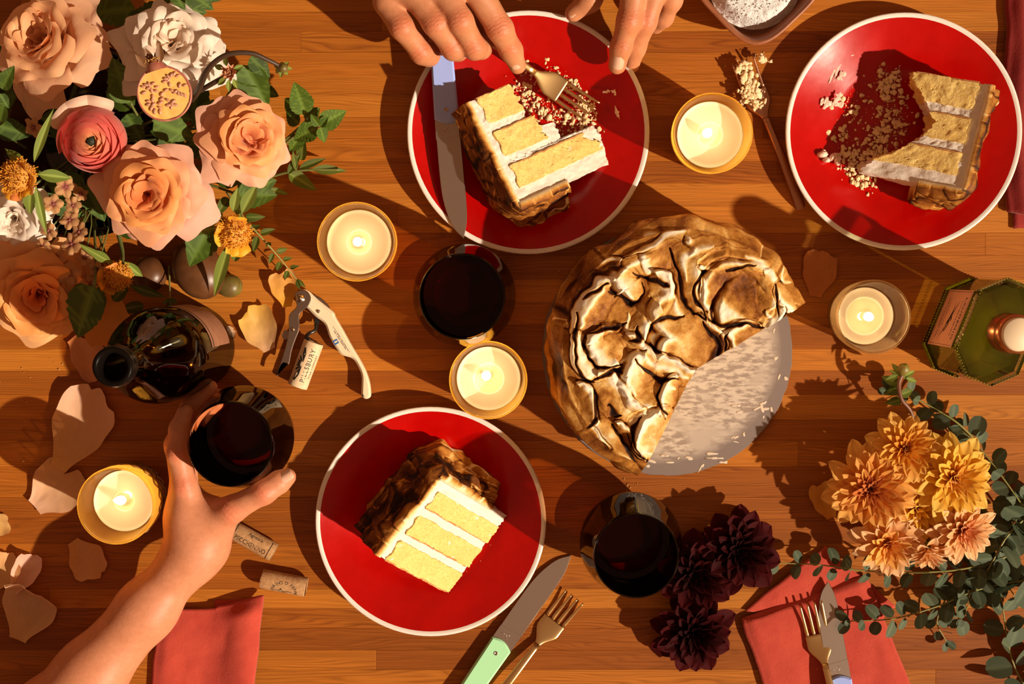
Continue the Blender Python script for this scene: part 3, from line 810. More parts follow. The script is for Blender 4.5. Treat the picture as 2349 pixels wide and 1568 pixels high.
def cake_slice(label, outer_base, outer_top, tip, z_out, z_tip, R, rmin_fn, plate_c, crumbs, seed, top_skin=1.0, rmin_cream=None, wallk=1.0, flare=.014, tilt=0.0):
    org, M, H, w, flip = slice_frame(outer_base, outer_top, tip, z_out, z_tip, R)
    al = math.acos(min(.97, w / R))
    t = thing('cake_slice', label, 'cake', (org.x, org.y, 0), None, 'slices of toasted meringue layer cake')
    Mn = np.array(M)
    def place(V):
        if tilt:
            ca_, sa_ = math.cos(tilt), math.sin(tilt); X_ = V[:, 0] - R
            V = np.column_stack([R + X_ * ca_ + V[:, 2] * sa_, V[:, 1], V[:, 2] * ca_ - X_ * sa_])
        return V @ Mn.T + np.array([0, 0, z_tip])
    def fx(F): return F[:, ::-1] if flip else F
    out = lambda ph, u: R - .0085 + .0004 * vnoise(np.stack(np.broadcast_arrays(np.asarray(ph) * 9., np.asarray(u) * 120, 0.), -1))
    for i, (k, (a, b)) in enumerate(FR.items()):
        V, F = wedge(lambda u, ph: rmin_fn(u / H, ph), lambda ph, u: out(ph, u) - .0035 + .0012 * np.sin(np.asarray(u) / H * 40), 0, al + .004, a * H, b * H, rough=.0005, seed=seed + i)
        part('sponge_layer', place(V), fx(F), M_sponge, t)
        # thin baked crust under each layer
        V, F = wedge(lambda u, ph: rmin_fn(u / H, ph) + .003, lambda ph, u: out(ph, u) - .003, 0.02, al + .0043, a * H - .0006, a * H + .0008, rough=.0003, seed=seed + 40 + i)
        part('crust', place(V), fx(F), M_crust, t)
    rc = rmin_cream or (lambda u, ph: rmin_fn(u, ph) + .0015)
    V, F = wedge(lambda u, ph: rc(u / H, ph), lambda ph, u: R - .0025 + .001 * np.sin(np.asarray(u) * 300), 0, al - .001, .20 * H, 1.0 * H, rough=.0006, seed=seed + 9)
    V = place(V); V[:, 2] -= .0013; part('cream', V, fx(F), M_cream2, t)
    V, F = wedge(lambda u, ph: R - .017 + 0 * u, lambda ph, u: R - .0028 + .001 * np.sin(np.asarray(u) * 300), 0, al - .001, .0, .22 * H, rough=.0009, seed=seed + 10)
    V = place(V); V[:, 2] -= .0013; part('cream', V, fx(F), M_cream2, t)
    # toasted skin: outer wall then over the top edge
    npn, nu_ = 70, 120
    ph, s = np.meshgrid(np.linspace(-.02, al + .012, npn), np.linspace(0, 1, nu_), indexing='ij')
    arc = H * 1.0; over = min(.078, R * .80) * top_skin
    L = arc + over; d = s * L
    onw = d < arc
    u = np.where(onw, d, H + .002 + .0006 * np.sin(d * 200)); r = np.where(onw, R, R - (d - arc))
    # rounded shoulder
    k = np.clip(1 - np.abs(d - arc) / .008, 0, 1); r = r - .0022 * k * onw - .0005 * k * ~onw; u = u - .002 * k * ~onw
    q = np.stack([ph * R * 45, d * 22, 0 * d + seed], -1)
    rid = np.abs(vnoise(q * 1.3)) ; rid2 = np.abs(vnoise(q * np.array([2.6, 4.5, 1]) + 9))
    bump = .0052 * (1 - rid * 1.6) * wallk + .0030 * rid2 + .0018 * fbm(q * 3, 3)
    edge = sstep(0, .03, (ph + .02)) * sstep(0, .05, al + .012 - ph)
    bump = bump * (.55 + .45 * edge)
    r2 = np.where(onw, r + bump, r); u2 = np.where(onw, u, u + bump + flare * (1 - np.clip(ph / al, 0, 1)) * sstep(0, .012, d - arc))
    V = np.stack([r2 * np.cos(ph), u2, r2 * np.sin(ph)], -1)
    Vi = np.stack([(np.where(onw, R - .004, r)) * np.cos(ph), np.where(onw, d, H - .003), (np.where(onw, R - .004, r)) * np.sin(ph)], -1)
    tz = .52 + .30 * (rid - .25) + .9 * np.clip(.16 - rid, 0, 1) * 2.2 - .55 * np.clip(.10 - rid2, 0, .1) * 6 + .25 * vnoise(q * .8 + 3)
    tz = tz - .75 * np.exp(-(vnoise(q * np.array([1.7, 2.2, 1]) + 31) / .07)**2) * sstep(-.25, .25, vnoise(q * .7 + 8)) + .35 * np.exp(-(vnoise(q * np.array([1.7, 2.2, 1]) + 33) / .06)**2)
    tz = np.clip(tz + .10, 0.02, .98)
    Fg = gridFn(npn, nu_); n = npn * nu_
    idx = [(0, j) for j in range(nu_)][::-1] + [(i, 0) for i in range(1, npn)] + [(npn - 1, j) for j in range(1, nu_)] + [(i, nu_ - 1) for i in range(npn - 2, 0, -1)]
    side = [(a[0] * nu_ + a[1], b[0] * nu_ + b[1], b[0] * nu_ + b[1] + n, a[0] * nu_ + a[1] + n) for a, b in zip(idx, idx[1:] + idx[:1])]
    Fa = np.vstack([Fg[:, ::-1], Fg + n, np.array(side)])
    part('toasted_meringue', place(np.vstack([V.reshape(-1, 3), Vi.reshape(-1, 3)])), fx(Fa), M_toast, t, attr={'toast': np.concatenate([tz.ravel(), np.clip(tz.ravel() * 0 + .1, 0, 1)])}, label='toasted brown meringue skin')
    return t, org, M, H, al
def rough_edge(u, ph, seed, amp=.002, f=180):
    u = np.asarray(u, float); ph = np.asarray(ph, float)
    q = np.stack(np.broadcast_arrays(u * f * .09, ph * 14, u * 0 + seed), -1)
    return amp * fbm(q, 3) + amp * .5 * vnoise(q * 4.0)
# untouched slice
r0f = lambda u, ph: .004 + rough_edge(u, ph, 1, .0022) + .004 * np.clip(np.asarray(u) - .35, 0, 1) * 0
cake_slice('whole untouched slice of layer cake lying on its side on the lower plate', (866, 1270), (1008, 1088), (1026, 1371), .072, .0105, .1045, r0f, cC, None, 1, top_skin=1.0)
# half-eaten slice under the fork
def r1f(u, ph):
    u = np.asarray(u, float)
    s = np.where(u < .29, .063, np.where(u < .60, .054 - .0 * u, .006 + .012 * sstep(.80, .66, u)))
    return s + rough_edge(u, ph, 2, .0042, 240)
def r1c(u, ph):
    u = np.asarray(u, float)
    s = np.where(u < .45, .062, np.where(u < .62, .040, .002)); return s + rough_edge(u, ph, 3, .0030, 240)
cake_slice('half-eaten slice of layer cake beside the fork in the hand', (1070, 237), (1186, 474), (1300, 150), .060, .0105, .112, r1f, cA, None, 2, top_skin=.75, rmin_cream=r1c)
# mostly eaten slice
def r2f(u, ph):
    u = np.asarray(u, float)
    s = .046 + .022 * np.exp(-((u - .44) / .20)**2) - .030 * sstep(.66, .95, u) - .006 * sstep(.2, 0, u)
    return s + rough_edge(u, ph, 5, .0042, 240)
cake_slice('mostly eaten slice of layer cake on the plate beside the red cloth', (2226, 196), (2166, 438), (1976, 150), .044, .0105, .110, r2f, cB, None, 3, top_skin=.55, tilt=math.radians(11), flare=.010)

# crumbs and smears on the plates
def crumb_thing(name, label, cat, pts, n, kmin, kmax, z, seed, mat=None):
    spots = []
    for u, v, sp, sh in pts:
        p = P(u, v, z + .002); spots.append((p.x, p.y, S(sp, z), sh))
    V, F = clump(n, spots, kmin, kmax, z, seed)
    o = part(name, V, F, mat or M_crumb, None); return tag(o, label, cat, None, 'stuff')
crumb_thing('crumbs', 'cake crumbs scattered round the fork tines on the plate under the hands', 'crumbs',
    [(1190, 200, 12, 1.2), (1205, 215, 14, 1.5), (1215, 235, 16, 2), (1235, 255, 14, 2), (1262, 262, 16, 2), (1300, 268, 18, 2), (1330, 275, 18, 3), (1350, 250, 14, 3), (1300, 200, 22, 2), (1285, 180, 14, 1.6), (1330, 215, 16, 1.5), (1360, 215, 8, 1.2), (1200, 130, 10, .6), (1272, 145, 12, 1), (1340, 160, 20, .6), (1395, 210, 16, .7), (1270, 100, 34, .5), (1395, 310, 16, .5), (1360, 300, 18, 1.5), (1220, 180, 14, 1), (1250, 90, 30, .25)], 620, .0004, .0022, .0072, 21)
crumb_thing('crumbs', 'cake crumbs heaped beside the mostly eaten slice', 'crumbs',
    [(2045, 180, 14, 3), (2035, 200, 12, 2.5), (2040, 230, 18, 2), (2050, 270, 24, 4), (2030, 300, 22, 4), (2015, 330, 16, 2.5), (2000, 355, 22, 3), (1970, 350, 16, 2), (1960, 380, 22, 6), (1985, 395, 16, 3), (1940, 305, 8, 1), (1955, 265, 12, 1), (1930, 230, 16, .8), (1980, 245, 26, .8), (1965, 425, 10, 1.2), (1966, 455, 8, 1), (1920, 330, 26, .4), (1900, 240, 30, .4), (2000, 160, 24, .4)], 720, .0004, .0026, .0072, 22)
crumb_thing('crumbs', 'few tiny crumbs on the lower plate below the whole slice', 'crumbs', [(1000, 1380, 30, 1), (1060, 1330, 20, 1), (960, 1370, 14, .6), (1120, 1270, 20, .4)], 22, .0003, .0008, .0070, 23)
crumb_thing('crumbs', 'cream and crumbs stuck on the used fork beside the candle', 'crumbs', [(1702, 150, 7, 2), (1712, 170, 9, 3), (1722, 195, 10, 4), (1732, 215, 10, 3), (1716, 215, 10, 2), (1735, 235, 7, 2), (1745, 130, 5, 1), (1752, 134, 4, 1), (1710, 225, 8, 1.5)], 260, .0006, .0026, .0105, 24)
crumb_thing('crumbs', 'tiny shavings and crumbs scattered on the bare table', 'crumbs', [(50, 870, 30, 2), (130, 840, 30, 2), (20, 1060, 40, 2), (60, 950, 60, 2), (1750, 125, 8, 1.5), (1765, 160, 20, .8), (1270, 630, 20, .5), (1450, 1110, 10, 1.5), (1440, 1120, 8, 1.5), (1700, 540, 5, .6), (1780, 500, 40, .5)], 70, .0003, .0011, .0002, 25, pmat('wood_shaving', (.52, .24, .06), .8))
def smear(label, pieces, z, seed):
    r = random.Random(seed); ms = []
    for u, v, ang, ln, wd, ht in pieces:
        p = P(u, v, z); a = math.radians(ang); n, m = 40, 9
        if ht > .003:
            for k in range(9):
                V, F = ellipsoid(S(wd) * r.uniform(.4, .8), S(wd) * r.uniform(.35, .6), ht * r.uniform(.4, .8), 14, 10); V *= (1 + .35 * vnoise(V * 260 + k * 7))[:, None]
                q_ = (r.random() * 2 - 1) * S(ln) * .8; ms.append((V + np.array([p.x + q_ * math.cos(a), p.y + q_ * math.sin(a) + r.gauss(0, S(wd) * .25), z + ht * .3]), F))
            continue
        s, q = np.meshgrid(np.linspace(-1, 1, n), np.linspace(-1, 1, m), indexing='ij')
        L, Wd = S(ln), S(wd)
        edge = np.sqrt(np.clip(1 - s**2, 0, 1)) * np.clip(.9 + 1.3 * vnoise(np.stack([s * 4 + seed, q * .8 + u, q * 0], -1)), .05, 2)
        x, y = s * L, q * Wd * edge
        X = p.x + x * math.cos(a) + y * math.sin(a); Y = p.y + x * math.sin(a) - y * math.cos(a)
        Z = z + ht * (1 - q**2) * np.clip(edge, 0, 1) * (.5 + .7 * np.abs(fbm(np.stack([X * 500, Y * 500, X * 0 + v], -1), 3))) - .0002
        ms.append((np.stack([X, Y, Z], -1).reshape(-1, 3), gridF(n, m)))
    V, F = join(*ms); o = part('cream_smear', V, F, M_smear, None); return tag(o, label, 'smear', None, 'stuff')
smear('thin cream smears on the red plate beside the mostly eaten slice', [(1925, 150, 72, 40, 3, .0004), (1914, 160, 68, 34, 2, .0004), (1930, 175, 40, 14, 6, .0008), (1895, 235, -25, 14, 8, .0012), (1918, 228, 60, 20, 6, .0006), (1925, 240, 10, 16, 5, .0005), (1935, 130, 10, 26, 2, .0003), (1960, 108, 20, 30, 2, .0003)], .0150, 31)
smear('lump of white cream at the end of the crumb trail on the plate', [(1905, 362, -20, 26, 15, .008), (1885, 352, 40, 10, 8, .005)], .0115, 32)
smear('small cream flecks on the red plate above the half-eaten slice', [(1408, 212, -40, 8, 4, .0012), (1416, 258, -70, 16, 3, .0010), (1392, 210, 10, 10, 4, .0014)], .0185, 33)

# ---------------------------------------------------------------- the whole cake on its board
M_board = NT('silver_board')
_t = M_board
_rot = _t.add('ShaderNodeMapping'); _rot.inputs['Rotation'].default_value = (0, 0, math.radians(-20)); _rot.inputs['Scale'].default_value = (110, 330, 100); _t.link(_t.coord(), _rot.inputs[0])
_n = _t.noise(1.0, 4, .6, _rot.outputs[0]); _n2 = _t.noise(22, 3, .5, _t.coord())
_vl = _t.add('ShaderNodeVectorMath', operation='LENGTH'); _t.link(_t.coord(), _vl.inputs[0])
_mx = _t.add('ShaderNodeMix', data_type='RGBA'); _mx.inputs[7].default_value = (.23, .18, .165, 1)
_t.link(_t.ramp([(.0, (0, 0, 0)), (1, (1, 1, 1))], _t.math('MULTIPLY_ADD', _t.math('ADD', _vl.outputs['Value'], _t.math('MULTIPLY', _n2.outputs[0], .012)), 90.0, -8.9)).outputs[0], _mx.inputs[0])
_r = _t.ramp([(.42, (.34, .27, .23)), (.56, (.62, .53, .45))], _n.outputs[0])
_t.link(_t.mix(_t.ramp([(.40, (0, 0, 0)), (.52, (1, 1, 1))], _n2.outputs[0]).outputs[0], (.50, .42, .36), _r.outputs[0]), _mx.inputs[6])
_t.link(_mx.outputs[2], _t.b.inputs['Base Color'])
_t.b.inputs['Metallic'].default_value = .35; _t.b.inputs['Roughness'].default_value = .42
_t.bump(_n.outputs[0], .15, .0005); M_board = M_board.m
bcen = P(1531, 805, 0.003)
brd = thing('cake_board', 'round silver card board bared where cake was cut away', 'board', (bcen.x, bcen.y, 0))
rB = .1145
a = np.linspace(0, 2 * PI, 180, endpoint=False); rr_ = rB + .0006 * vnoise(np.stack([np.cos(a) * 20, np.sin(a) * 20, a * 0], -1))
poly = np.column_stack([np.cos(a) * rr_, np.sin(a) * rr_]); V, F = extrude_poly(poly, 0, .003, .0004); part('disc', V, F, M_board, brd, smooth=False)
pieces = []
r0 = random.Random(9)
for i in range(26):
    th = math.radians(r0.uniform(-112, 28)); rad = rB * r0.uniform(.86, .985)
    pieces.append((th, rad, r0.uniform(.0015, .0060), r0.uniform(.0006, .002)))
ms = []
for th, rad, L, Wd in pieces:
    V, F = ellipsoid(L * .8, Wd * .7, .00018, 22, 7); ph = th + PI / 2 + r0.uniform(-.9, .9); V[:, :2] *= (1 + .9 * vnoise(V * 500 + th * 9))[:, None]
    c, s = math.cos(ph), math.sin(ph); ms.append((np.column_stack([V[:, 0] * c - V[:, 1] * s + rad * math.cos(th), V[:, 0] * s + V[:, 1] * c + rad * math.sin(th), V[:, 2] + .0032]), F))
for (u, v, L) in ((1690, 930, .005), (1695, 945, .003), (1640, 1050, .010), (1625, 1040, .008), (1660, 1060, .006), (1525, 1045, .006), (1530, 1060, .005)):
    p = P(u, v, .003) - bcen; V, F = ellipsoid(L * .8, .0011, .0002, 20, 6); V[:, :2] *= (1 + .9 * vnoise(V * 500 + u))[:, None]; ms.append((V + np.array([p.x, p.y, .0032]), F))
V, F = join(*ms); so = part('icing_scraps', V, F, pmat('icing_scrap', (.58, .47, .37), .6), brd); so['kind'] = 'stuff'

HC = .094
zc = HC + .003
Cc = P(1568, 806, zc); Vx = P(1592, 848, zc)
ck2 = thing('layer_cake', 'round toasted meringue cake with swirled top and a large wedge cut away', 'cake', (Vx.x, Vx.y, .003))
RC = .1085
e1 = P(1856, 693, zc) - Vx; e2 = P(1467, 1098, zc) - Vx
f0 = math.atan2(e1.y, e1.x); f1 = math.atan2(e2.y, e2.x) + 2 * PI
ox, oy = Cc.x - Vx.x, Cc.y - Vx.y
def Rphi(ph, R):
    ph = np.asarray(ph, float); b = ox * np.cos(ph) + oy * np.sin(ph); return b + np.sqrt(np.maximum(1e-9, b * b - (ox * ox + oy * oy - R * R)))
def upright(V): return np.column_stack([V[:, 0], V[:, 2], V[:, 1]])
for i, (k, (a_, b_)) in enumerate(FR.items()):
    V, F = wedge(lambda u, ph: .0006 + 0 * np.asarray(u), lambda ph, u: Rphi(ph, RC) - .011 + 0 * np.asarray(u), f0 - .004, f1 + .004, a_ * HC, b_ * HC, rough=.0004, step=.0022, seed=60 + i)
    part('sponge_layer', upright(V), F[:, ::-1], M_sponge, ck2)
V, F = wedge(lambda u, ph: .0002 + 0 * np.asarray(u), lambda ph, u: Rphi(ph, RC) - .010 + 0 * np.asarray(u), f0 + .018, f1 - .018, .001, HC - .0065, rough=.0004, step=.0022, seed=66)
part('cream', upright(V), F[:, ::-1], M_cream2, ck2)
# top swirls: strokes traced as spatula marks (x, y in the 2.53x crop of the photograph at 1240,500)
def CZ(x, y):
    p = P(1240 + x / 2.53, 500 + y / 2.53, zc + .003); return (p.x - Vx.x, p.y - Vx.y)
STK = [  # pts, half-width, white side (+1 left of the direction, -1 right, 0 none), toast, height, seed
    ([(420, 330), (560, 235), (700, 190), (830, 130), (900, 110)], 62, 1, .52, .006),
    ([(170, 600), (200, 480), (300, 350), (420, 270)], 60, 1, .62, .004),
    ([(520, 280), (640, 260), (740, 230), (800, 210)], 66, 0, .50, .005),
    ([(130, 760), (150, 900), (190, 1040), (240, 1150)], 62, -1, .40, .005),
    ([(900, 130), (1080, 170), (1240, 250), (1380, 380), (1480, 470)], 60, -1, .36, .005),
    ([(1030, 190), (900, 210), (855, 320), (890, 440), (960, 560)], 72, 1, .40, .009),
    ([(960, 270), (1080, 225), (1200, 220), (1280, 260)], 52, -1, .38, .007),
    ([(1000, 470), (1020, 380), (1120, 310), (1240, 300)], 72, 1, .52, .007),
    ([(1180, 420), (1160, 500), (1210, 560)], 118, 0, .50, .010),
    ([(1300, 330), (1330, 420), (1310, 520)], 62, 1, .42, .006),
    ([(1420, 400), (1470, 480), (1500, 500)], 66, 0, .46, .005),
    ([(1390, 540), (1340, 590), (1290, 610)], 50, 1, .34, .006),
    ([(940, 600), (1020, 630), (1120, 640), (1250, 640)], 34, 1, .10, .007),
    ([(1100, 700), (1160, 690), (1230, 660)], 70, 0, .42, .006),
    ([(1010, 640), (1030, 720), (1000, 820)], 42, 1, .80, .002),
    ([(380, 420), (300, 500), (250, 590), (240, 660)], 74, -1, .50, .008),
    ([(420, 620), (330, 660), (290, 730)], 40, 1, .46, .006),
    ([(510, 395), (520, 410)], 104, 0, .26, .014),
    ([(690, 370), (705, 440), (640, 540), (570, 620), (530, 690)], 62, 1, .34, .011),
    ([(380, 730), (400, 780)], 108, -1, .34, .010),
    ([(225, 710), (235, 800), (290, 880), (330, 920)], 38, -1, .14, .009),
    ([(760, 560), (840, 640), (850, 760), (780, 790)], 128, -1, .40, .012),
    ([(505, 710), (560, 790), (680, 860), (800, 900), (870, 900)], 62, 1, .30, .011),
    ([(560, 860), (540, 960), (600, 1030), (680, 1060)], 96, -1, .34, .011),
    ([(350, 930), (400, 1020), (470, 1090), (530, 1130)], 72, 1, .32, .009),
    ([(250, 970), (290, 1060), (280, 1180), (230, 1240)], 44, 1, .36, .008),
    ([(360, 1180), (400, 1270), (410, 1360), (490, 1420)], 50, -1, .28, .008),
    ([(460, 1200), (520, 1300), (570, 1380)], 42, 1, .55, .008),
    ([(650, 1120), (560, 1170), (545, 1260)], 36, 1, .16, .009),
    ([(720, 1160), (650, 1230), (600, 1330)], 82, -1, .26, .009),
    ([(780, 960), (750, 1040), (735, 1110)], 46, -1, .20, .008),
    ([(300, 1240), (330, 1330), (400, 1440), (520, 1480)], 46, 1, .46, .006),
]
NP_, NR_ = 860, 300
ph, sr = np.meshgrid(np.linspace(f0, f1, NP_), np.linspace(0, 1, NR_)**.85, indexing='ij')
# radial parameter runs over the top then down the side wall
Rt = Rphi(ph, RC - .0045)
SPLIT = .70
ontop = sr <= SPLIT
rt = np.where(ontop, sr / SPLIT, 1.0) * Rt
dn = np.where(ontop, 0, (sr - SPLIT) / (1 - SPLIT))
X, Y = rt * np.cos(ph), rt * np.sin(ph)
Hh = np.zeros_like(X) + .001; TO = np.full_like(X, .55)
q3 = np.stack([X * 60, Y * 60, X * 0], -1)
wob = .0045 * vnoise(q3 * .8) + .0012 * vnoise(q3 * 3); wob2 = .0045 * vnoise(q3 * .8 + 30) + .0012 * vnoise(q3 * 3 + 50)
Xw, Yw = X + wob, Y + wob2
def seg_field(pts):
    p = smooth_path(pts, 22); best = np.full(X.shape, 9.0); side = np.zeros(X.shape); al_ = np.zeros(X.shape)
    for i in range(len(p) - 1):
        a_, b_ = p[i], p[i + 1]; d = b_ - a_; L2 = d @ d + 1e-12
        tt = np.clip(((Xw - a_[0]) * d[0] + (Yw - a_[1]) * d[1]) / L2, 0, 1)
        ex, ey = Xw - a_[0] - tt * d[0], Yw - a_[1] - tt * d[1]; D = np.sqrt(ex * ex + ey * ey)
        m = D < best; best = np.where(m, D, best); side = np.where(m, d[0] * ey - d[1] * ex, side); al_ = np.where(m, (i + tt) / (len(p) - 1), al_)
    return best, np.sign(side), al_
for k, (pts, hw, ws, tv, ht) in enumerate(STK):
    w = S(hw / 2.53, zc)
    D, sg, al_ = seg_field([CZ(*p) for p in pts])
    w = w * 1.22 * (.80 + .20 * np.sin(PI * np.clip(al_, 0, 1)))
    tt = D / w * (1 + .07 * vnoise(np.stack([Xw * 90, Yw * 90, X * 0 + k], -1)))
    if ws == 0:        # rounded dab: its raised lip lies towards the upper left
        pc_ = np.mean([CZ(*p) for p in pts], 0); sd = np.clip(((Xw - pc_[0]) * -.75 + (Yw - pc_[1]) * -.55) / w, -1, 1)
    else: sd = np.clip(sg * tt * ws, -1, 1)      # +1 on the raised pale lip
    lip = .5 + .5 * sd
    # scorched crease outside the lip, faint on the dragged-out side
    n5 = vnoise(np.stack([Xw * 45 + k, Yw * 45, X * 0], -1))
    cre = np.exp(-((tt - 1.05) / .06)**4) * sstep(.96, 1.04, tt) * np.clip(.75 + .7 * n5, .12, 1) * (.30 + .70 * sstep(.35, .8, lip))
    TO = TO + np.clip(cre, 0, 1) * (1.0 - TO) * .97
    Hh = Hh - .0016 * np.exp(-((tt - 1.05) / .10)**2) * sstep(.3, .8, lip) * (tt > .95)
    ridge = np.where(sd > .62, np.sqrt(np.clip(1 - ((sd - .62) / .40)**2, 0, 1)), (np.clip((sd + 1) / 1.62, 0, 1))**1.25)
    endr = np.sqrt(np.clip(1 - np.clip((tt - np.abs(sd)) , 0, 1)**2, 0, 1))
    dome = .78 * ht * ridge * np.clip(1.15 - tt**6, 0, 1) + .0012
    pale = np.exp(-((sd - .68) / .28)**2)
    n6 = fbm(q3 * 1.3 + k * 3.7, 3)
    tnew = tv + .05 - .62 * pale * np.clip(.8 + .6 * n5, .25, 1.1) + .12 * sstep(.2, -.8, sd) + .24 * n6
    tnew = np.where(sd > .90, tnew + .10, tnew)
    bl = sstep(1.0, .55 + .36 * sstep(.15, .6, lip), tt)
    TO = TO * (1 - bl) + np.clip(tnew, .0, .86) * bl
    Hh = Hh * (1 - bl) + np.maximum(dome + .40 * Hh, dome) * bl
# scorched lines and bare white lips, traced one by one
DARK = [[(390, 430), (430, 480), (500, 512), (570, 490), (615, 430), (600, 380)], [(540, 330), (620, 345), (700, 380), (740, 410)], [(780, 200), (785, 300), (825, 430), (900, 555), (985, 600)],
        [(975, 620), (1000, 700), (1012, 790), (955, 850)], [(640, 660), (690, 590), (760, 552), (850, 570)], [(205, 560), (205, 700), (235, 850), (285, 940), (320, 955)], [(290, 690), (360, 650), (430, 628), (490, 600)],
        [(330, 1010), (335, 1100), (310, 1180), (250, 1245)], [(425, 1190), (445, 1270), (500, 1370), (530, 1420)], [(490, 1250), (545, 1360), (610, 1405)], [(1000, 590), (1150, 628), (1290, 640)], [(1365, 380), (1385, 480), (1390, 580)],
        [(1395, 360), (1470, 395), (1530, 480)], [(300, 945), (390, 885), (440, 905)], [(520, 820), (600, 890), (700, 950), (800, 940)], [(720, 960), (690, 1040), (700, 1100), (735, 1130)], [(275, 720), (285, 800), (340, 850), (440, 862)],
        [(615, 730), (650, 770), (690, 790)], [(560, 640), (545, 700), (500, 720)], [(1090, 650), (1055, 720), (1070, 800)], [(250, 470), (300, 430), (390, 390)], [(960, 320), (900, 420), (985, 590)], [(400, 1090), (440, 1130), (480, 1140)], [(560, 1180), (530, 1260), (570, 1370)], [(1080, 300), (1200, 265), (1250, 255)]]
PALE = [[(375, 400), (300, 480), (240, 570), (225, 655)], [(505, 560), (490, 640), (520, 690)], [(905, 175), (850, 230), (832, 300), (842, 370)], [(640, 740), (640, 700), (695, 672)], [(225, 705), (245, 800), (300, 880), (330, 900)], [(980, 610), (1080, 650), (1190, 640)],
        [(475, 930), (490, 980), (545, 1010)], [(420, 330), (405, 390), (430, 440)], [(850, 915), (740, 895), (620, 840), (540, 770)], [(680, 360), (725, 440), (690, 500)], [(440, 850), (520, 800), (560, 880)], [(720, 1040), (740, 990), (790, 1000)], [(560, 1260), (580, 1330), (640, 1350)], [(640, 1120), (570, 1170), (540, 1230)],
        [(780, 450), (800, 520), (840, 560)], [(930, 430), (940, 510), (975, 575)], [(280, 700), (340, 660), (400, 665)], [(200, 1040), (210, 1090), (190, 1140)], [(1310, 560), (1330, 600), (1320, 640)], [(1000, 180), (930, 180), (870, 220)], [(620, 230), (560, 260), (440, 340)], [(400, 1370), (440, 1420), (500, 1410)], [(1200, 200), (1280, 250), (1350, 340)]]
for i, pl in enumerate(PALE):
    D, sg, al_ = seg_field([CZ(*p) for p in pl]); wd = S(15 / 2.53, zc) * (.5 + .7 * np.sin(PI * np.clip(al_, .02, .98)))
    m = np.exp(-(D / wd)**2); TO = TO * (1 - .95 * m) + .04 * m; Hh = Hh + .0012 * m
for i, pl in enumerate(DARK):
    D, sg, al_ = seg_field([CZ(*p) for p in pl]); wd = S(11 / 2.53, zc) * (.35 + .9 * np.sin(PI * np.clip(al_, .04, .96))) * (1 + .5 * vnoise(np.stack([Xw * 70 + i, Yw * 70, X * 0], -1)))
    m = np.exp(-np.clip(D / (wd * .85), 0, 6)**4); halo = np.exp(-(D / (wd * 1.8))**2)
    TO = TO + .22 * halo * np.clip(.8 - TO, 0, 1); TO = TO * (1 - m) + .97 * m; Hh = Hh - .0022 * m
Hh = Hh + .0005 * fbm(q3 * 4, 2)
edge_t = sstep(.86, 1.0, rt / Rt)
Hh = Hh * (1 - .75 * edge_t) - .003 * edge_t**2
# side wall with long horizontal spatula ridges
arcx = ph * .11
q4 = np.stack([arcx * 26, dn * 2.3, dn * 0 + 4], -1)
rid = np.abs(vnoise(q4)); rid2 = np.abs(vnoise(q4 * np.array([2.2, 3.0, 1]) + 11))
wall = .0035 * np.sin(PI * np.clip(dn * 1.02, 0, 1)) + .0060 * (1 - 1.7 * rid) * sstep(0, .12, dn) + .0034 * rid2 + .0012 * fbm(q4 * 5, 2)
Rw = Rphi(ph, RC - .0045) + np.where(ontop, 0, wall + .004 * sstep(0, .10, dn))
X = np.where(ontop, X, Rw * np.cos(ph)); Y = np.where(ontop, Y, Rw * np.sin(ph))
Z = np.where(ontop, HC + Hh, (HC - .003) * (1 - dn) + .0005)
last = Hh[:, int(np.searchsorted(sr[0], SPLIT)) - 1][:, None]
Z = np.where(ontop, Z, Z + last * np.exp(-dn * 9))
tw = .58 + .40 * (rid - .3) + 3.0 * np.clip(.11 - rid, 0, 1) - 5.0 * np.clip(.08 - rid2, 0, .08) * sstep(-.2, .3, vnoise(q4 * .9 + 5)) + .16 * vnoise(q4 * 2.2)
TO = np.where(ontop, TO, np.clip(tw, .03, .95))
V = np.stack([X, Y, Z], -1).reshape(-1, 3)
part('toasted_meringue', V, gridFn(NP_, NR_)[:, ::1], M_toast, ck2, attr={'toast': TO.ravel()}, label='swirled torched meringue coat')
# ================================================================== corkscrew
M_cream = pmat('cream_plastic', (.80, .66, .46), .35, coat=.15)
M_lever = pmat('lever_steel', (.34, .27, .23), .34, metallic=1.0, bump=.12, bscale=1500)
M_worm = pmat('black_worm', (.012, .011, .010), .25, coat=.4)
M_logo = pmat('blue_print', (.01, .12, .42), .6)
M_grey = pmat('grey_print', (.32, .27, .24), .7)
def W(pts, z): return [P(u, v, z) for u, v in pts]
Z0 = .010
pc = P(690, 684, Z0)
ck = thing('corkscrew', "opened waiter's corkscrew with cream handle beside the printed cork", 'corkscrew', (pc.x, pc.y, 0))
def wpoly(pts, z): return np.array([[p.x - pc.x, p.y - pc.y] for p in W(pts, z)])
def wpatch(name, pts, z0, z1, mat, bevel=.0008, smooth_n=0, label=None):
    q = wpoly(pts, z1)
    if smooth_n:
        q = smooth_path(np.vstack([q, q[:1]]), smooth_n)[:-1]
    V, F = extrude_poly(q, z0, z1, bevel); return part(name, V, F, mat, ck, smooth=False, label=label)
hp = [(681, 668), (694, 663), (708, 668), (730, 688), (762, 714), (769, 728), (786, 757), (806, 793), (824, 823), (838, 850), (847, 877), (850, 905), (846, 913), (836, 914), (829, 905), (829, 888), (829, 862), (821, 840), (808, 822), (783, 813), (770, 797), (755, 771), (744, 742), (724, 726), (703, 705), (690, 695)]
wpatch('handle', hp, .004, .0135, M_cream, .0018, 120); ckh = bpy.data.objects[[o.name for o in bpy.data.objects if o.parent == ck and o.name.startswith('handle')][0]]
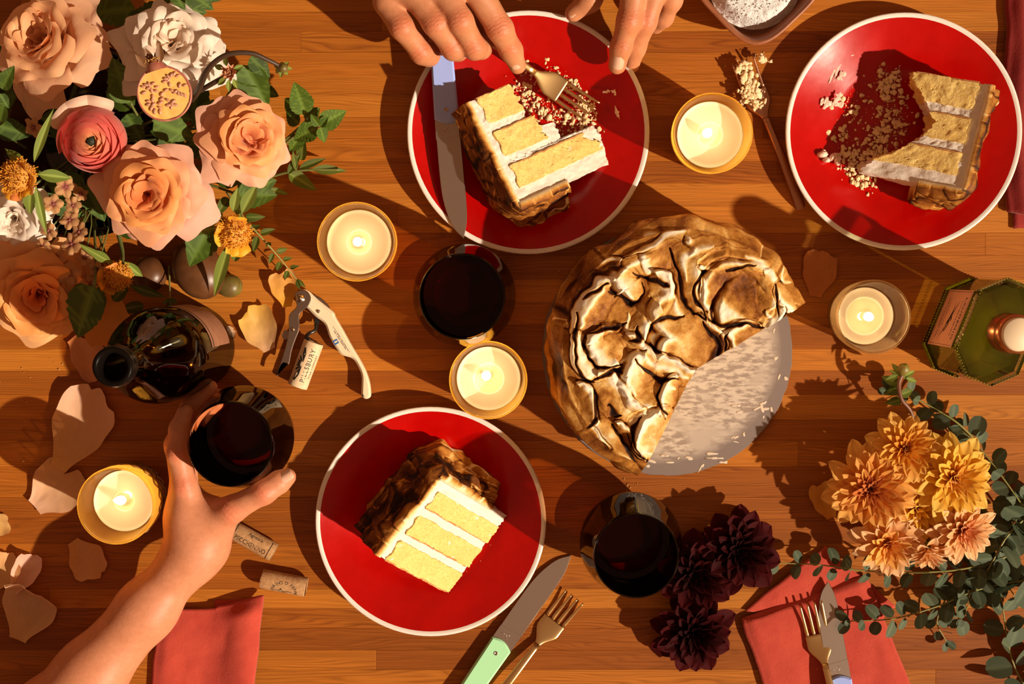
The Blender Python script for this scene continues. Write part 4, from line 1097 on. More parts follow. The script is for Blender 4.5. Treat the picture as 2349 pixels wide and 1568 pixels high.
lv_ = [(676, 672), (690, 665), (704, 668), (713, 683), (708, 700), (690, 716), (686, 728), (686, 755), (678, 777), (669, 803), (664, 830), (661, 836), (657, 834), (649, 833), (641, 846), (637, 861), (634, 860), (637, 847), (645, 825), (655, 795), (662, 762), (662, 730), (666, 718), (680, 703), (678, 690)]
wpatch('boot_lever', lv_, .0125, .0150, M_lever, .0006, 110, label='steel boot lever')
wpatch('foil_blade', [(716, 673), (735, 683), (752, 699), (760, 716), (752, 710), (735, 694)], .006, .009, M_lever, .0004, 40)
wpatch('lever_tab', [(652, 757), (660, 758), (664, 768), (660, 778), (651, 778), (646, 768)], .008, .0105, M_lever, .0004, 30)
def disc(name, u, v, z, r, mat, hgt=.0012):
    c = P(u, v, z); V, F = lathe([(r, -.0005), (r, hgt * .5), (r * .8, hgt), (r * .45, hgt), (r * .4, hgt * 1.6), (0, hgt * 1.8)], 24); part(name, V + np.array([c.x - pc.x, c.y - pc.y, z]), F, mat, ck)
M_rivet = pmat('rivet_steel', (.62, .54, .46), .2, metallic=1.0)
disc('pivot', 689, 684, .0150, .0040, M_rivet); disc('rivet', 731, 714, .0135, .0016, M_rivet); disc('rivet', 672, 755, .0150, .0016, M_rivet); disc('rivet', 832, 907, .0128, .0009, M_worm)
wpatch('worm_arm', [(722, 727), (733, 735), (729, 748), (720, 747)], .006, .0105, M_worm, .0006)
# the screw: one visible curl, then a helix into the cork
cdir = (P(672, 832, .011) - P(716, 785, .011)); cax = Vector((P(684, 885, .011) - P(719, 783, .011))).normalized()
pts = [A3(P(726, 744, .010)), A3(P(723, 757, .012)), A3(P(708, 765, .014)), A3(P(703, 772, .009)), A3(P(711, 779, .010))]
V, F = tube(smooth_path(pts, 40) - np.array([pc.x, pc.y, 0]), .0017, 8); part('worm', V, F, M_worm, ck, label='black screw worm')
# print on the handle
def on_line(V, p0, p1, z):
    a, b = P(*p0, z), P(*p1, z); d = (b - a).normalized(); n = Vector((-d.y, d.x, 0))
    return np.array([[a.x + d.x * x + n.x * y - pc.x, a.y + d.y * x + n.y * y - pc.y, z] for x, y in V[:, :2]])
ms = []
r0 = random.Random(5)
for (p0, p1) in (((764, 750), (800, 807)), ((766, 760), (793, 802))):
    Ln = (P(*p1, .0136) - P(*p0, .0136)).length; x = 0
    while x < Ln:
        w = r0.uniform(.0003, .0008); ms.append((on_line(np.array([(x, 0), (x + w, 0), (x + w, .0010), (x, .0010)]), p0, p1, .01375), [(0, 1, 2, 3)])); x += w + r0.choice((.0003, .0003, .0010))
V, F = join(*ms); part('small_print', V, F, M_grey, ckh, smooth=False)
sq = [((-.0022, -.0021), (.0022, -.0021), (.0022, -.0009), (-.0022, -.0009)), ((-.0022, .0009), (.0022, .0009), (.0022, .0021), (-.0022, .0021)), ((-.0022, -.0009), (-.0015, -.0009), (-.0015, .0009), (-.0022, .0009)), ((.0017, -.0009), (.0022, -.0009), (.0022, .0009), (.0017, .0009))]
ms = [(on_line(np.array(q) @ np.array([[0, 1], [-1, 0]]), (770.5, 784), (790, 818), .01375), [(0, 1, 2, 3)]) for q in sq]
V, F = join(*ms); part('square_logo', V, F, M_logo, ckh, smooth=False)

# ================================================================== corks
M_corkp = pmat('pale_cork', (.74, .56, .36), .75, col2=(.66, .46, .27), nscale=180, bump=.2, bscale=700)
M_corkb = pmat('brown_cork', (.50, .29, .13), .8, col2=(.36, .18, .07), nscale=420, bump=.4, bscale=900)
def cork(p0, p1, r, label, mat, text, roll=0.0):
    """p0, p1: ends of the top line (pixels); cork lies on the table"""
    a, b = P(*p0, r), P(*p1, r); d = (b - a).normalized(); L = (b - a).length; mid = (a + b) / 2
    ang = math.atan2(d.y, d.x)
    t = thing('cork', label, 'cork', mid, ang)
    xs = np.array([-L / 2, -L / 2 + .0004, -L / 2 + .0010, -L * .25, 0, L * .25, L / 2 - .0010, L / 2 - .0004, L / 2]); rr = np.array([r * .93, r * .975, r, r, r, r, r, r * .975, r * .93])
    n = 40; an = np.linspace(0, 2 * PI, n, endpoint=False)
    V = np.array([[x, q * math.cos(w), q * math.sin(w)] for w in an for x, q in zip(xs, rr)]); F = gridF(n, len(xs), True)
    F += [tuple(i * len(xs) for i in range(n)), tuple(i * len(xs) + len(xs) - 1 for i in range(n))[::-1]]
    V += (.00012 * vnoise(V * 900))[:, None]
    cb0 = part('body', V, F, mat, t)
    def wrap(V2, off=.00018):      # (x along, y around) -> cylinder
        w = PI / 2 - V2[:, 1] / r + roll
        return np.column_stack([V2[:, 0], (r + off) * np.cos(w), (r + off) * np.sin(w)])
    for name, V2, F2 in text(L, r):
        V3 = wrap(np.asarray(V2)); part(name, V3, F2, M_ink, cb0, smooth=False)
    return t
def band(x, w, r, y0, y1, n=24):
    ys = np.linspace(y0, y1, n); V = np.array([(x + s * w, y) for y in ys for s in (-1, 1)]); return V, gridF(n, 2)
def t_pill(L, r):
    out = []
    V, F = text_mesh('PILLSBURY', .0062, spacing=1.12); out.append(('lettering', np.column_stack([V[:, 0], V[:, 1] - .0035]), F))
    V, F = text_mesh('WINE COMPANY', .0026, spacing=1.2); out.append(('small_lettering', np.column_stack([V[:, 0], V[:, 1] - .0088]), F))
    ms = []
    # sunburst palm: leaf strokes radiating from the middle
    for ang, ln, w in ((12, .0155, .0017), (38, .0085, .0011), (66, .0065, .0010), (90, .006, .0009), (114, .0065, .0010), (142, .0085, .0011), (168, .0165, .0020)):
        a = math.radians(ang); d = np.array([math.cos(a), math.sin(a)])
        V, F = stroke2d([d * .0022, d * ln * .6, d * ln], (.0002, w, w * .55)); ms.append((np.column_stack([V[:, 0], V[:, 1] + .0015, V[:, 0] * 0]), F))
    V, F = join(*ms); out.append(('palm_emblem', V[:, :2], F))
    return out
def t_pecc(L, r):
    out = []
    V, F = text_mesh('PECCHENINO', .0066, spacing=.98, sx=.78); out.append(('lettering', np.column_stack([V[:, 0] - .001, V[:, 1] - .0028]), F))
    V, F = text_mesh('Agricola', .0048, sx=.9); out.append(('small_lettering', np.column_stack([V[:, 0] + .001, V[:, 1] + .0058]), F))
    for x in (-.0185, .0170): V, F = band(x, .0003, r, -.010, .010); out.append(('ink_band', V, F))
    return out
def t_feu(L, r):
    out = []; word = 'SPARINO D FEPINE'
    ms = []
    for i, ch in enumerate(word):
        if ch == ' ': continue
        a = math.radians(190 - 200 * i / (len(word) - 1)); V, F = text_mesh(ch, .0040)
        ro = a - PI / 2; R2 = np.array([[math.cos(ro), -math.sin(ro)], [math.sin(ro), math.cos(ro)]])
        ms.append((np.column_stack([V[:, :2] @ R2.T + np.array([math.cos(a) * .0108 + .002, math.sin(a) * .0085 - .0068]), V[:, 0] * 0]), F))
    V, F = join(*ms); out.append(('lettering', V[:, :2], F))
    ms = []
    for pts in ([(-.007, -.0062), (-.004, -.0072), (-.002, -.0060), (-.0012, -.0035), (-.0004, -.0066), (.003, -.0074), (.006, -.0064), (.009, -.0070)], [(-.0035, -.0082), (0, -.0086), (.004, -.0082)]):
        V, F = stroke2d(pts, (.0002, .0003, .0003, .0002)); ms.append((np.column_stack([V, V[:, 0] * 0]), F))
    V, F = join(*ms); out.append(('skyline_print', V[:, :2], F)); return out
cork((682, 886), (720, 784), .0092, 'pale cork reading PILLSBURY beside the corkscrew', M_corkp, t_pill)
cork((534, 1214), (629, 1267), .0088, 'brown cork reading PECCHENINO, lying beside the wrist', M_corkb, t_pecc)
cork((600, 1326), (703, 1346), .0090, 'brown cork with arched lettering above the coral napkin', M_corkb, t_feu)

# ================================================================== napkins
def cloth_mat(name, c1, c2):
    T = NT(name)
    nz = T.noise(45, 4, .6, T.coord())
    wv = T.noise(1.0, 2, .6, T.coord('Object', (1900, 260, 300))); wv2 = T.noise(1.0, 2, .6, T.coord('Object', (260, 1900, 300)))
    s = T.math('ADD', wv.outputs[0], wv2.outputs[0])
    c = T.mix(T.ramp([(.3, (0, 0, 0)), (.7, (1, 1, 1))], nz.outputs[0]).outputs[0], c1, c2)
    c = T.mix(.35, c, T.ramp([(.35, (.72, .68, .68)), (.65, (1.1, 1.1, 1.1))], T.math('MULTIPLY', s, .5)).outputs[0], 'MULTIPLY')
    T.link(c, T.b.inputs['Base Color']); T.b.inputs['Roughness'].default_value = .85; T.b.inputs['Specular IOR Level'].default_value = .15
    T.b.inputs['Sheen Weight'].default_value = .2
    T.bump(T.math('ADD', T.math('MULTIPLY', s, .5), T.math('MULTIPLY', nz.outputs[0], 1.2)), .55, .0009)
    return T.m
M_coral = cloth_mat('coral_linen', (.52, .072, .042), (.45, .052, .033))
M_rose_cl = cloth_mat('dull_red_linen', (.34, .034, .028), (.28, .024, .022))
def cloth(outline_fn, nu, nv, mat, root, name, thick=.0012, wr=.0016, seed=0, zfn=None):
    """outline_fn(s,t)->(u,v) pixels, zfn(s,t)->height of the upper face"""
    s, t = np.meshgrid(np.linspace(0, 1, nu), np.linspace(0, 1, nv), indexing='ij')
    top = np.zeros((nu, nv, 3))
    for i in range(nu):
        for j in range(nv):
            u, v = outline_fn(s[i, j], t[i, j]); z = zfn(s[i, j], t[i, j]); top[i, j] = P(u, v, z)
    q = top * np.array([28, 28, 1]) + seed * 13.1
    edge = np.minimum(np.minimum(s, 1 - s), np.minimum(t, 1 - t))
    top[:, :, 2] += wr * (fbm(q, 3) * .8 + np.abs(vnoise(q * 1.7 + 5)) * .7) * sstep(0, .12, edge)
    top[:, :, 0] += .0010 * vnoise(q * 2.2 + 31); top[:, :, 1] += .0010 * vnoise(q * 2.2 + 57)
    bot = top.copy(); bot[:, :, 2] -= thick
    V = np.vstack([top.reshape(-1, 3), bot.reshape(-1, 3)]); F = gridF(nu, nv); n = nu * nv
    F2 = [tuple(x + n for x in f[::-1]) for f in F]
    side = []
    idx = [(i, 0) for i in range(nu)] + [(nu - 1, j) for j in range(1, nv)] + [(i, nv - 1) for i in range(nu - 2, -1, -1)] + [(0, j) for j in range(nv - 2, 0, -1)]
    for a, b in zip(idx, idx[1:] + idx[:1]):
        x, y = a[0] * nv + a[1], b[0] * nv + b[1]; side.append((x, y, y + n, x + n)[::-1])
    return part(name, wl(V, root), F + F2 + side, mat, root)
def quad(a, b, c, d, bow=0):
    a, b, c, d = map(np.array, (a, b, c, d))
    def f(s, t):
        p = (a * (1 - s) + b * s) * (1 - t) + (d * (1 - s) + c * s) * t; return p[0], p[1]
    return f
npk = thing('napkin', 'coral napkin folded under the knife and fork, beside the eucalyptus', 'napkin', P(1880, 1450, 0))
cloth(quad((1706, 1400), (1892, 1252), (2056, 1390), (1990, 1450)), 30, 30, M_coral, npk, 'under_fold', zfn=lambda s, t: .0030 + .004 * (1 - t) * (1 - abs(2 * s - 1)), seed=1)
cloth(quad((1698, 1418), (1990, 1318), (2120, 1650), (1782, 1660)), 46, 46, M_coral, npk, 'top_fold', thick=.0020, zfn=lambda s, t: .0045 + .0045 * sstep(0, .05, t) * (1 - sstep(.1, .5, t) * .35) * (.3 + .7 * sstep(0, .08, s) * (1 - sstep(.9, 1, s))), seed=2)
npl = thing('napkin', 'coral napkin beside the bare forearm, below the corks', 'napkin', P(480, 1480, 0))
def q_npl(s, t):
    a = np.array((372, 1402)); b = np.array((612, 1366)); c = np.array((575, 1640)); d = np.array((345, 1660))
    p = (a * (1 - s) + b * s) * (1 - t) + (d * (1 - s) + c * s) * t
    return p[0] + 6 * math.sin(s * 5) * (1 - t) - 8 * math.sin(t * 3) * (1 - s), p[1] + 10 * math.sin(PI * s)**2 * (1 - t) * (1 if s < .5 else .6)
cloth(q_npl, 44, 46, M_coral, npl, 'top_fold', thick=.003, zfn=lambda s, t: .005 + .012 * math.exp(-((s - .82 - .1 * t) / .22)**2) * sstep(0, .2, t + .05) + .003 * sstep(0, .1, s), seed=4, wr=.0020)
cloth(quad((495, 1378), (602, 1372), (590, 1450), (480, 1450)), 14, 12, M_coral, npl, 'under_fold', zfn=lambda s, t: .0022, seed=6, wr=.0006)
npr = thing('napkin', 'dull red folded cloth beside the plate with the eaten slice', 'napkin', P(2340, 250, 0))
def q_npr(s, t):
    l = 2300 + 8 * math.sin(t * 7) + 6 * t; return l + s * 190, -60 + t * (545 + 30 * s)
cloth(q_npr, 20, 60, M_rose_cl, npr, 'top_fold', thick=.004, zfn=lambda s, t: .006 + .008 * sstep(0, .25, s), seed=8, wr=.0022)
cloth(lambda s, t: (2325 + s * 160, 330 + t * 195), 14, 20, M_rose_cl, npr, 'under_fold', thick=.002, zfn=lambda s, t: .0035, seed=9, wr=.0008)

# ================================================================== salt bowl
M_clay = pmat('brown_clay', (.33, .115, .048), .42, col2=(.25, .08, .032), nscale=70, bump=.15, bscale=200)
M_salt = pmat('flaky_salt', (.88, .87, .86), .6, bump=.9, bscale=900, bdist=.0012, translucent=.15)
sb = thing('salt_bowl', 'square brown clay bowl with rounded corners full of salt', 'bowl', (P(1738, -48, .045).x, P(1738, -48, .045).y, 0), math.radians(44))
def rsq(h, n=96, p=3.6):
    a = np.linspace(0, 2 * PI, n, endpoint=False); c, s = np.cos(a), np.sin(a); r = 1 / (np.abs(c)**p + np.abs(s)**p)**(1 / p)
    return np.column_stack([c * r * h, s * r * h])
def rstack(levels, n=96):
    V = []
    for h, z in levels:
        q = rsq(h, n); V.append(np.column_stack([q, np.full(n, z)]))
    V = np.array(V).transpose(1, 0, 2).reshape(-1, 3); return V, gridF(n, len(levels), True)
V, F = rstack([(.001, 0), (.026, 0), (.032, .003), (.043, .020), (.0488, .040), (.0496, .0445), (.0485, .0462), (.0465, .0455), (.0450, .043), (.040, .024), (.030, .010), (.001, .008)]); part('bowl', V, F, M_clay, sb)
n = 60; g = np.linspace(-1, 1, n); gx, gy = np.meshgrid(g, g, indexing='ij')
a = np.arctan2(gy, gx); rad = np.maximum(np.abs(gx), np.abs(gy))
sal_r = .0415; q = np.stack([np.cos(a) * rad * sal_r, np.sin(a) * rad * sal_r], -1)
z = .0425 - .004 * rad**2 - .012 * sstep(.75, 1, rad) + .0012 * fbm(np.dstack([q * 260, gx * 0]), 3) + .0007 * vnoise(np.dstack([q * 900, gx * 0 + 3]))
V = np.dstack([q, z]).reshape(-1, 3); so = part('salt', V, gridF(n, n), M_salt, sb, label='coarse white salt'); so['kind'] = 'stuff'
ms = []
for i in range(420):
    ang = rnd.uniform(0, 2 * PI); r = sal_r * math.sqrt(rnd.random()) * .97; x, y = r * math.cos(ang), r * math.sin(ang); k = rnd.uniform(.0003, .0007)
    zz = .0430 - .004 * (r / sal_r)**2 - .012 * float(sstep(.75, 1, r / sal_r)); R3 = np.array(Quaternion((rnd.random(), rnd.random(), rnd.random(), rnd.random())).normalized().to_matrix())
    c = np.array([(sx, sy, sz) for sx in (-1, 1) for sy in (-1, 1) for sz in (-.6, .6)]) * k
    ms.append((c @ R3.T + np.array([x, y, zz]), [(0, 1, 3, 2), (4, 6, 7, 5), (0, 4, 5, 1), (2, 3, 7, 6), (0, 2, 6, 4), (1, 5, 7, 3)]))
V, F = join(*ms); so = part('salt_flakes', V, F, M_salt, sb, smooth=False); so['kind'] = 'stuff'
# ================================================================== flowers
M_petal = petal_mat('flower_petal', .55, .30)
M_dpetal = petal_mat('dark_flower_petal', .7, .05, .0, .05)
M_dpetal.node_tree.nodes['Principled BSDF'].inputs['Specular IOR Level'].default_value = .10
def leaf_mat(name, c1, c2, rough=.42, tr=.25, vein=1.0):
    T = NT(name); oi = T.add('ShaderNodeObjectInfo')
    at = T.add('ShaderNodeAttribute'); at.attribute_name = 'rib'
    nz = T.noise(90, 3, .6, T.coord())
    c = T.mix(T.math('ADD', T.math('MULTIPLY', oi.outputs['Random'], .7), T.math('MULTIPLY', nz.outputs[0], .3)), c1, c2)
    c = T.mix(T.math('MULTIPLY', at.outputs['Fac'], .45 * vein), c, tuple(min(1, x * 2.2 + .03) for x in c2))
    T.link(c, T.b.inputs['Base Color']); T.b.inputs['Roughness'].default_value = rough; T.b.inputs['Specular IOR Level'].default_value = .35
    T.bump(T.math('ADD', T.noise(220, 3, .6, T.coord()).outputs[0], T.math('MULTIPLY', at.outputs['Fac'], -1.0)), .35, .0008)
    tl = T.add('ShaderNodeBsdfTranslucent'); T.link(c, tl.inputs[0])
    mx = T.add('ShaderNodeMixShader'); mx.inputs[0].default_value = tr
    T.link(T.b.outputs[0], mx.inputs[1]); T.link(tl.outputs[0], mx.inputs[2]); T.link(mx.outputs[0], T.o.inputs[0]); return T.m
M_leaf = leaf_mat('rose_leaf', (.030, .060, .008), (.085, .15, .012))
M_mint = leaf_mat('mint_leaf', (.05, .11, .008), (.12, .20, .012), .5)
M_euc = leaf_mat('eucalyptus_leaf', (.050, .075, .040), (.105, .135, .075), .5, .15, .5)
M_willow = leaf_mat('slim_leaf', (.06, .09, .010), (.13, .17, .02))
M_sepal = leaf_mat('green_sepal', (.13, .19, .025), (.24, .30, .05), .5)
M_stem = pmat('green_stem', (.12, .13, .03), .5)
M_eucst = pmat('eucalyptus_stem', (.22, .22, .06), .5)
M_brownst = pmat('brown_stem', (.05, .025, .012), .5)
M_redst = pmat('red_brown_stem', (.16, .06, .03), .45)
def basis(x, z):
    """rotation whose x axis is x and whose z axis is close to z"""
    x = Vector(x).normalized(); z = Vector(z); y = z.cross(x)
    if y.length < 1e-6: y = Vector((0, 1, 0)).cross(x)
    y.normalize(); z = x.cross(y)
    return Matrix((x, y, z)).transposed()
def norm_rot(n, spin=0):
    q = Vector((0, 0, 1)).rotation_difference(Vector(n).normalized()); return (q @ Quaternion((0, 0, 1), spin)).to_matrix()
def lerp3(a, b, t): return np.array(a) * (1 - t) + np.array(b) * t
def rose(label, u, v, z, R, nrm, cin, cmid, cout, n=30, seed=0, name='rose', cat='flower', group=None, inner_open=.0, ruffle=1.0, spin=0, mat=None, stem_to=None, height=.62, tip=1.0, quart=0):
    r = random.Random(seed); c = P(u, v, z); Rm = norm_rot(nrm, spin)
    t = thing(name, label, cat, c, Rm, group); mat = mat or M_petal
    nu_, nv_ = 21, 15
    s, q = np.meshgrid(np.linspace(-1, 1, nu_), np.linspace(0, 1, nv_), indexing='ij')
    for i in range(n):
        f = (i + .5) / n; th = i * 2.39996 + r.uniform(-.35, .35)
        re = R * (.09 + .93 * f**.92) * r.uniform(.95, 1.05); rb = R * (.03 + .14 * f)
        zt = R * height * (.42 + .50 * math.sin(PI * min(1, f * 1.18 + .05)) - .55 * f**3) * r.uniform(.94, 1.06); zb = -R * .42
        psi = (1.75 - 1.15 * f**.6) * r.uniform(.9, 1.1)
        ss = s
        te = q * (1 - .16 * ss**2 * (1 - .5 * f) + .13 * tip * f * np.exp(-(ss / .25)**2))
        rho = rb + (re - rb) * (te**(1.0 + .7 * (1 - f)) )
        zz = zb + (zt - zb) * np.sin(np.clip(te, 0, 1.1) * PI / 2)**(.85 + .5 * f)
        k = np.clip((te - .70) / .30, 0, 1.3)**2
        curl = max(0, f - .25) * r.uniform(.3, 1.9)
        rho = rho + R * .10 * curl * k * (1 + .8 * ss**2); zz = zz - R * .30 * curl * k * (.6 + .9 * ss**2)
        w = np.sin(PI * (.10 + .62 * np.clip(q, 0, 1)))**.75
        ang = th + ss * psi * w * (1.0 + .12 * f)
        ph_ = r.uniform(0, 6); rf = ruffle * R * .028
        zz = zz + rf * np.sin(ss * r.uniform(3.5, 7) + ph_) * q**2; rho = rho + rf * np.cos(ss * r.uniform(3, 6) + ph_) * q**2
        x, y = rho * np.cos(ang), rho * np.sin(ang)
        nzv = np.stack([x / R * 3 + seed, y / R * 3, zz / R * 3 + i], -1)
        x = x + R * .035 * vnoise(nzv); y = y + R * .035 * vnoise(nzv + 9); zz = zz + R * .055 * vnoise(nzv + 21) * q + R * .02 * vnoise(nzv * 3.1) * q**2
        if quart and f < .42:
            x = x + R * .15 * math.cos(i % quart * 2 * PI / quart + .6) * (1 - f); y = y + R * .15 * math.sin(i % quart * 2 * PI / quart + .6) * (1 - f)
        tint = lerp3(cin, cmid, min(1, f * 1.9)) if f < .52 else lerp3(cmid, cout, (f - .52) / .48)
        base = lerp3(cin, cmid, .5)
        col = base[None, None, :] * (1 - q[..., None]**.6) * .5 + tint[None, None, :] * (1 - .5 * (1 - q[..., None]**.6))
        col = col * r.uniform(.93, 1.06)
        part('petal', np.stack([x, y, zz], -1).reshape(-1, 3), gridF(nu_, nv_), mat, t, cols=np.clip(col.reshape(-1, 3), 0, 1))
    # green base and stem
    V, F = lathe([(0, -R * .62), (R * .10, -R * .60), (R * .20, -R * .48), (R * .17, -R * .36), (0, -R * .30)], 16); part('calyx', V, F, M_sepal, t)
    if stem_to is not None:
        e = Rm.inverted() @ (Vector(stem_to) - c); pts = smooth_path([(0, 0, -R * .55), (e.x * .25, e.y * .25, -R * .55 + (e.z + R * .55) * .55), tuple(e)], 12)
        V, F = tube(pts, .0022, 7); part('stem', V, F, M_stem, t)
    return t
# low bowl that holds the arrangement
vz = P(215, 330, 0)
M_vase = glassmat('smoky_vase_glass', (.45, .48, .44), (.12, .14, .12), .04, None, 0, .5)
vs_ = thing('flower_bowl', 'low smoky glass bowl beneath the rose arrangement', 'vase', vz)
prof = smooth_path([(0, .001), (.04, .001), (.05, .004), (.075, .022), (.086, .040), (.082, .052)], 30); inn = prof[::-1].copy(); inn[:, 0] = np.maximum(0, inn[:, 0] - .002); inn[:, 1] += .0015
V, F = lathe(np.vstack([prof, inn]), 64); part('bowl', V, F, M_vase, vs_)
sv = lambda dx, dy: (vz.x + dx, vz.y + dy, .012)
PE_IN, PE_MID, PE_OUT = (.78, .20, .07), (.84, .34, .11), (.82, .44, .31)
gR = 'garden roses in the arrangement'
rose('large peach rose facing up, fullest and nearest the middle of the arrangement', 345, 446, .118, .0440, (.02, -.06, 1), (.74, .15, .055), (.85, .36, .11), (.83, .46, .36), 40, 1, group=gR, stem_to=sv(.02, -.02), quart=3)
rose('peach rose in the upper corner beside the white rose', 112, 100, .098, .0510, (-.30, .22, 1), (.80, .38, .17), (.85, .45, .22), (.84, .50, .33), 30, 2, group=gR, stem_to=sv(-.02, .03))
rose('peach rose beside the mint leaves with deep pink heart', 562, 322, .085, .0400, (.38, .02, 1), (.82, .25, .13), (.86, .38, .13), (.83, .45, .34), 36, 3, group=gR, stem_to=sv(.04, 0), quart=2)
rose('orange-peach rose beside the neck of the wine bottle', 90, 664, .075, .0510, (.18, -.34, 1), (.74, .20, .06), (.86, .40, .12), (.85, .46, .22), 32, 4, group=gR, stem_to=sv(-.02, -.05))
WH_IN, WH_MID, WH_OUT = (.85, .62, .44), (.86, .74, .62), (.84, .75, .66)
rose('creamy white rose beside the cut pomegranate', 394, 108, .098, .0440, (.22, .30, 1), WH_IN, WH_MID, WH_OUT, 42, 5, group=gR, ruffle=1.7, quart=3, stem_to=sv(.03, .04))
rose('small creamy white rose below the orange seed head', 40, 495, .085, .0340, (-.1, -.35, 1), WH_MID, (.86, .76, .66), WH_OUT, 24, 6, group=gR, ruffle=1.5, stem_to=sv(-.03, -.02))
# pink ranunculus: thin petals hugging a globe
def ranunculus(label, u, v, z, R, nrm, seed):
    r = random.Random(seed); c = P(u, v, z); t = thing('ranunculus', label, 'flower', c, norm_rot(nrm))
    nu_, nv_ = 13, 10
    s, q = np.meshgrid(np.linspace(-1, 1, nu_), np.linspace(0, 1, nv_), indexing='ij')
    n = 44
    for i in range(n):
        f = (i + .5) / n; th = i * 2.39996; rad = R * (.26 + .74 * f**.85)
        pe = math.radians(16 + 46 * f**1.6 + r.uniform(-4, 4)); psi = 1.25 - .35 * f
        pol = PI * .95 - (PI * .95 - pe) * (q * (1 - .10 * s**2))
        ang = th + s * psi * np.sin(PI * (.15 + .5 * q))**.6
        rr = rad * (1 + .05 * s * (1 if i % 2 else -1)) + R * .06 * np.clip(q - .8, 0, 1) * f
        x, y, zz = rr * np.sin(pol) * np.cos(ang), rr * np.sin(pol) * np.sin(ang), rr * np.cos(pol) * .92
        zz = zz + R * .02 * np.sin(s * 5 + i) * q
        top = lerp3((.88, .42, .16), (.72, .13, .11), min(1, f * 1.5)); low = np.array((.83, .42, .30))
        col = low[None, None] * (1 - q[..., None]) + top[None, None] * q[..., None]
        part('petal', np.stack([x, y, zz], -1).reshape(-1, 3), gridF(nu_, nv_), M_petal, t, cols=np.clip(col.reshape(-1, 3) * r.uniform(.92, 1.08), 0, 1))
    V, F = ellipsoid(R * .17, R * .17, R * .2, 14, 8, (0, 0, R * .22)); part('eye', V, F, pmat('dark_green_eye', (.012, .018, .006), .7), t, label='dark green centre')
    for k in range(3):      # loose pale outer petals
        a = 1.35 + k * .55; s2, q2 = s, q
        rho = R * (.72 + .55 * q2); an = a + s2 * .42 * np.sin(PI * (.2 + .5 * q2)); zz = -R * .25 + R * .30 * np.sin(q2 * 2.2) + R * .05 * np.cos(s2 * 3)
        part('petal', np.stack([rho * np.cos(an), rho * np.sin(an), zz], -1).reshape(-1, 3), gridF(nu_, nv_), M_petal, t, cols=np.full((nu_ * nv_, 3), (.86, .58, .44)))
    e = norm_rot(nrm).inverted() @ (Vector(sv(-.01, .01)) - c); V, F = tube(smooth_path([(0, 0, -R * .8), (e.x * .3, e.y * .3, e.z * .5), tuple(e)], 10), .0018, 6); part('stem', V, F, M_stem, t)
ranunculus('round pink ranunculus with a dark eye beside the large peach rose', 212, 318, .118, .0290, (.10, -.30, 1), 7)

# ---------------------------------------------------------------- leaves
def leaf_mesh(name, L, Wd, mat, serr=0, fold=.25, droop=.15, shape='ovate', n=17, m=7, wave=0.0, veins=0):
    s, q = np.meshgrid(np.linspace(0, 1, n), np.linspace(-1, 1, m), indexing='ij')
    if shape == 'round': w = np.sqrt(np.clip(1 - (2 * s - 1)**2, 0, 1))**.9
    elif shape == 'slim': w = np.sin(PI * s**.8)**1.1
    else: w = np.sin(PI * s**.62)**.85
    w = w * (1 + serr * (np.abs(((s * 9) % 1) - .5) - .25)) + .004
    y = q * w * Wd / 2; x = s * L
    z = fold * np.abs(y) - droop * L * s**2 + wave * L * np.sin(s * 9 + q) * np.abs(q)
    if veins: z = z + veins * L * .012 * np.sin((s - .25 * np.abs(q)) * 2 * PI * 7) * np.abs(q)**.5 * np.sin(PI * np.clip(s, 0, 1))
    rib = np.exp(-(q / .10)**2)
    if veins: rib = np.maximum(rib, .7 * (np.sin((s - .25 * np.abs(q)) * 2 * PI * 7) < -.75))
    return mesh(name, np.stack([x, y, z], -1).reshape(-1, 3), gridF(n, m), mat, attr={'rib': rib.ravel()})
def M4(rot, loc, sc=1.0):
    return Matrix.Translation(Vector(loc)) @ rot.to_4x4() @ Matrix.Diagonal((sc, sc, sc, 1))
def px_leaf(root, me, L0, a, b, za, zb, nrm=(0, 0, 1), name='leaf', label=None):
    p, q = P(*a, za), P(*b, zb); d = q - p
    return obj(name, me, root, label, M4(basis(d, nrm), p - root.location, d.length / L0))
LM_rose = [leaf_mesh('rose_leaf', 1, .66, M_leaf, .30, .28, d, veins=1) for d in (.10, .22, .0)]
LM_mint = [leaf_mesh('mint_leaf', 1, .72, M_mint, .22, .30, d, veins=2.2, n=25, m=9) for d in (.10, .2)]
LM_slim = [leaf_mesh('slim_leaf', 1, .28, M_willow, 0, .35, d, 'slim') for d in (.05, .22)]
LM_olive = [leaf_mesh('oval_leaf', 1, .46, M_willow, 0, .3, d, 'ovate') for d in (.05, .2)]
LM_sep = [leaf_mesh('sepal_leaf', 1, .40, M_sepal, 0, .45, d, 'slim') for d in (.05, .3)]
LM_sepl = [leaf_mesh('sepal_leaf', 1, .17, M_sepal, 0, .45, .12, 'slim')]
def sprig(name, label, root_px, z0, leaves, meshes, stems=(), mat=None, r=.0012, group=None, cat='foliage'):
    rt = P(*root_px, z0); t = thing(name, label, cat, rt, None, group)
    for i, (a, b, za, zb) in enumerate(leaves):
        n = Vector((rnd.uniform(-.3, .3), rnd.uniform(-.3, .3), 1)); px_leaf(t, meshes[i % len(meshes)], 1, a, b, za, zb, n)
    for st in stems:
        V, F = tube(smooth_path([A3(P(u, v, z)) for u, v, z in st], 26) - np.array(rt), r, 7); part('stem', V, F, mat or M_stem, t)
    return t
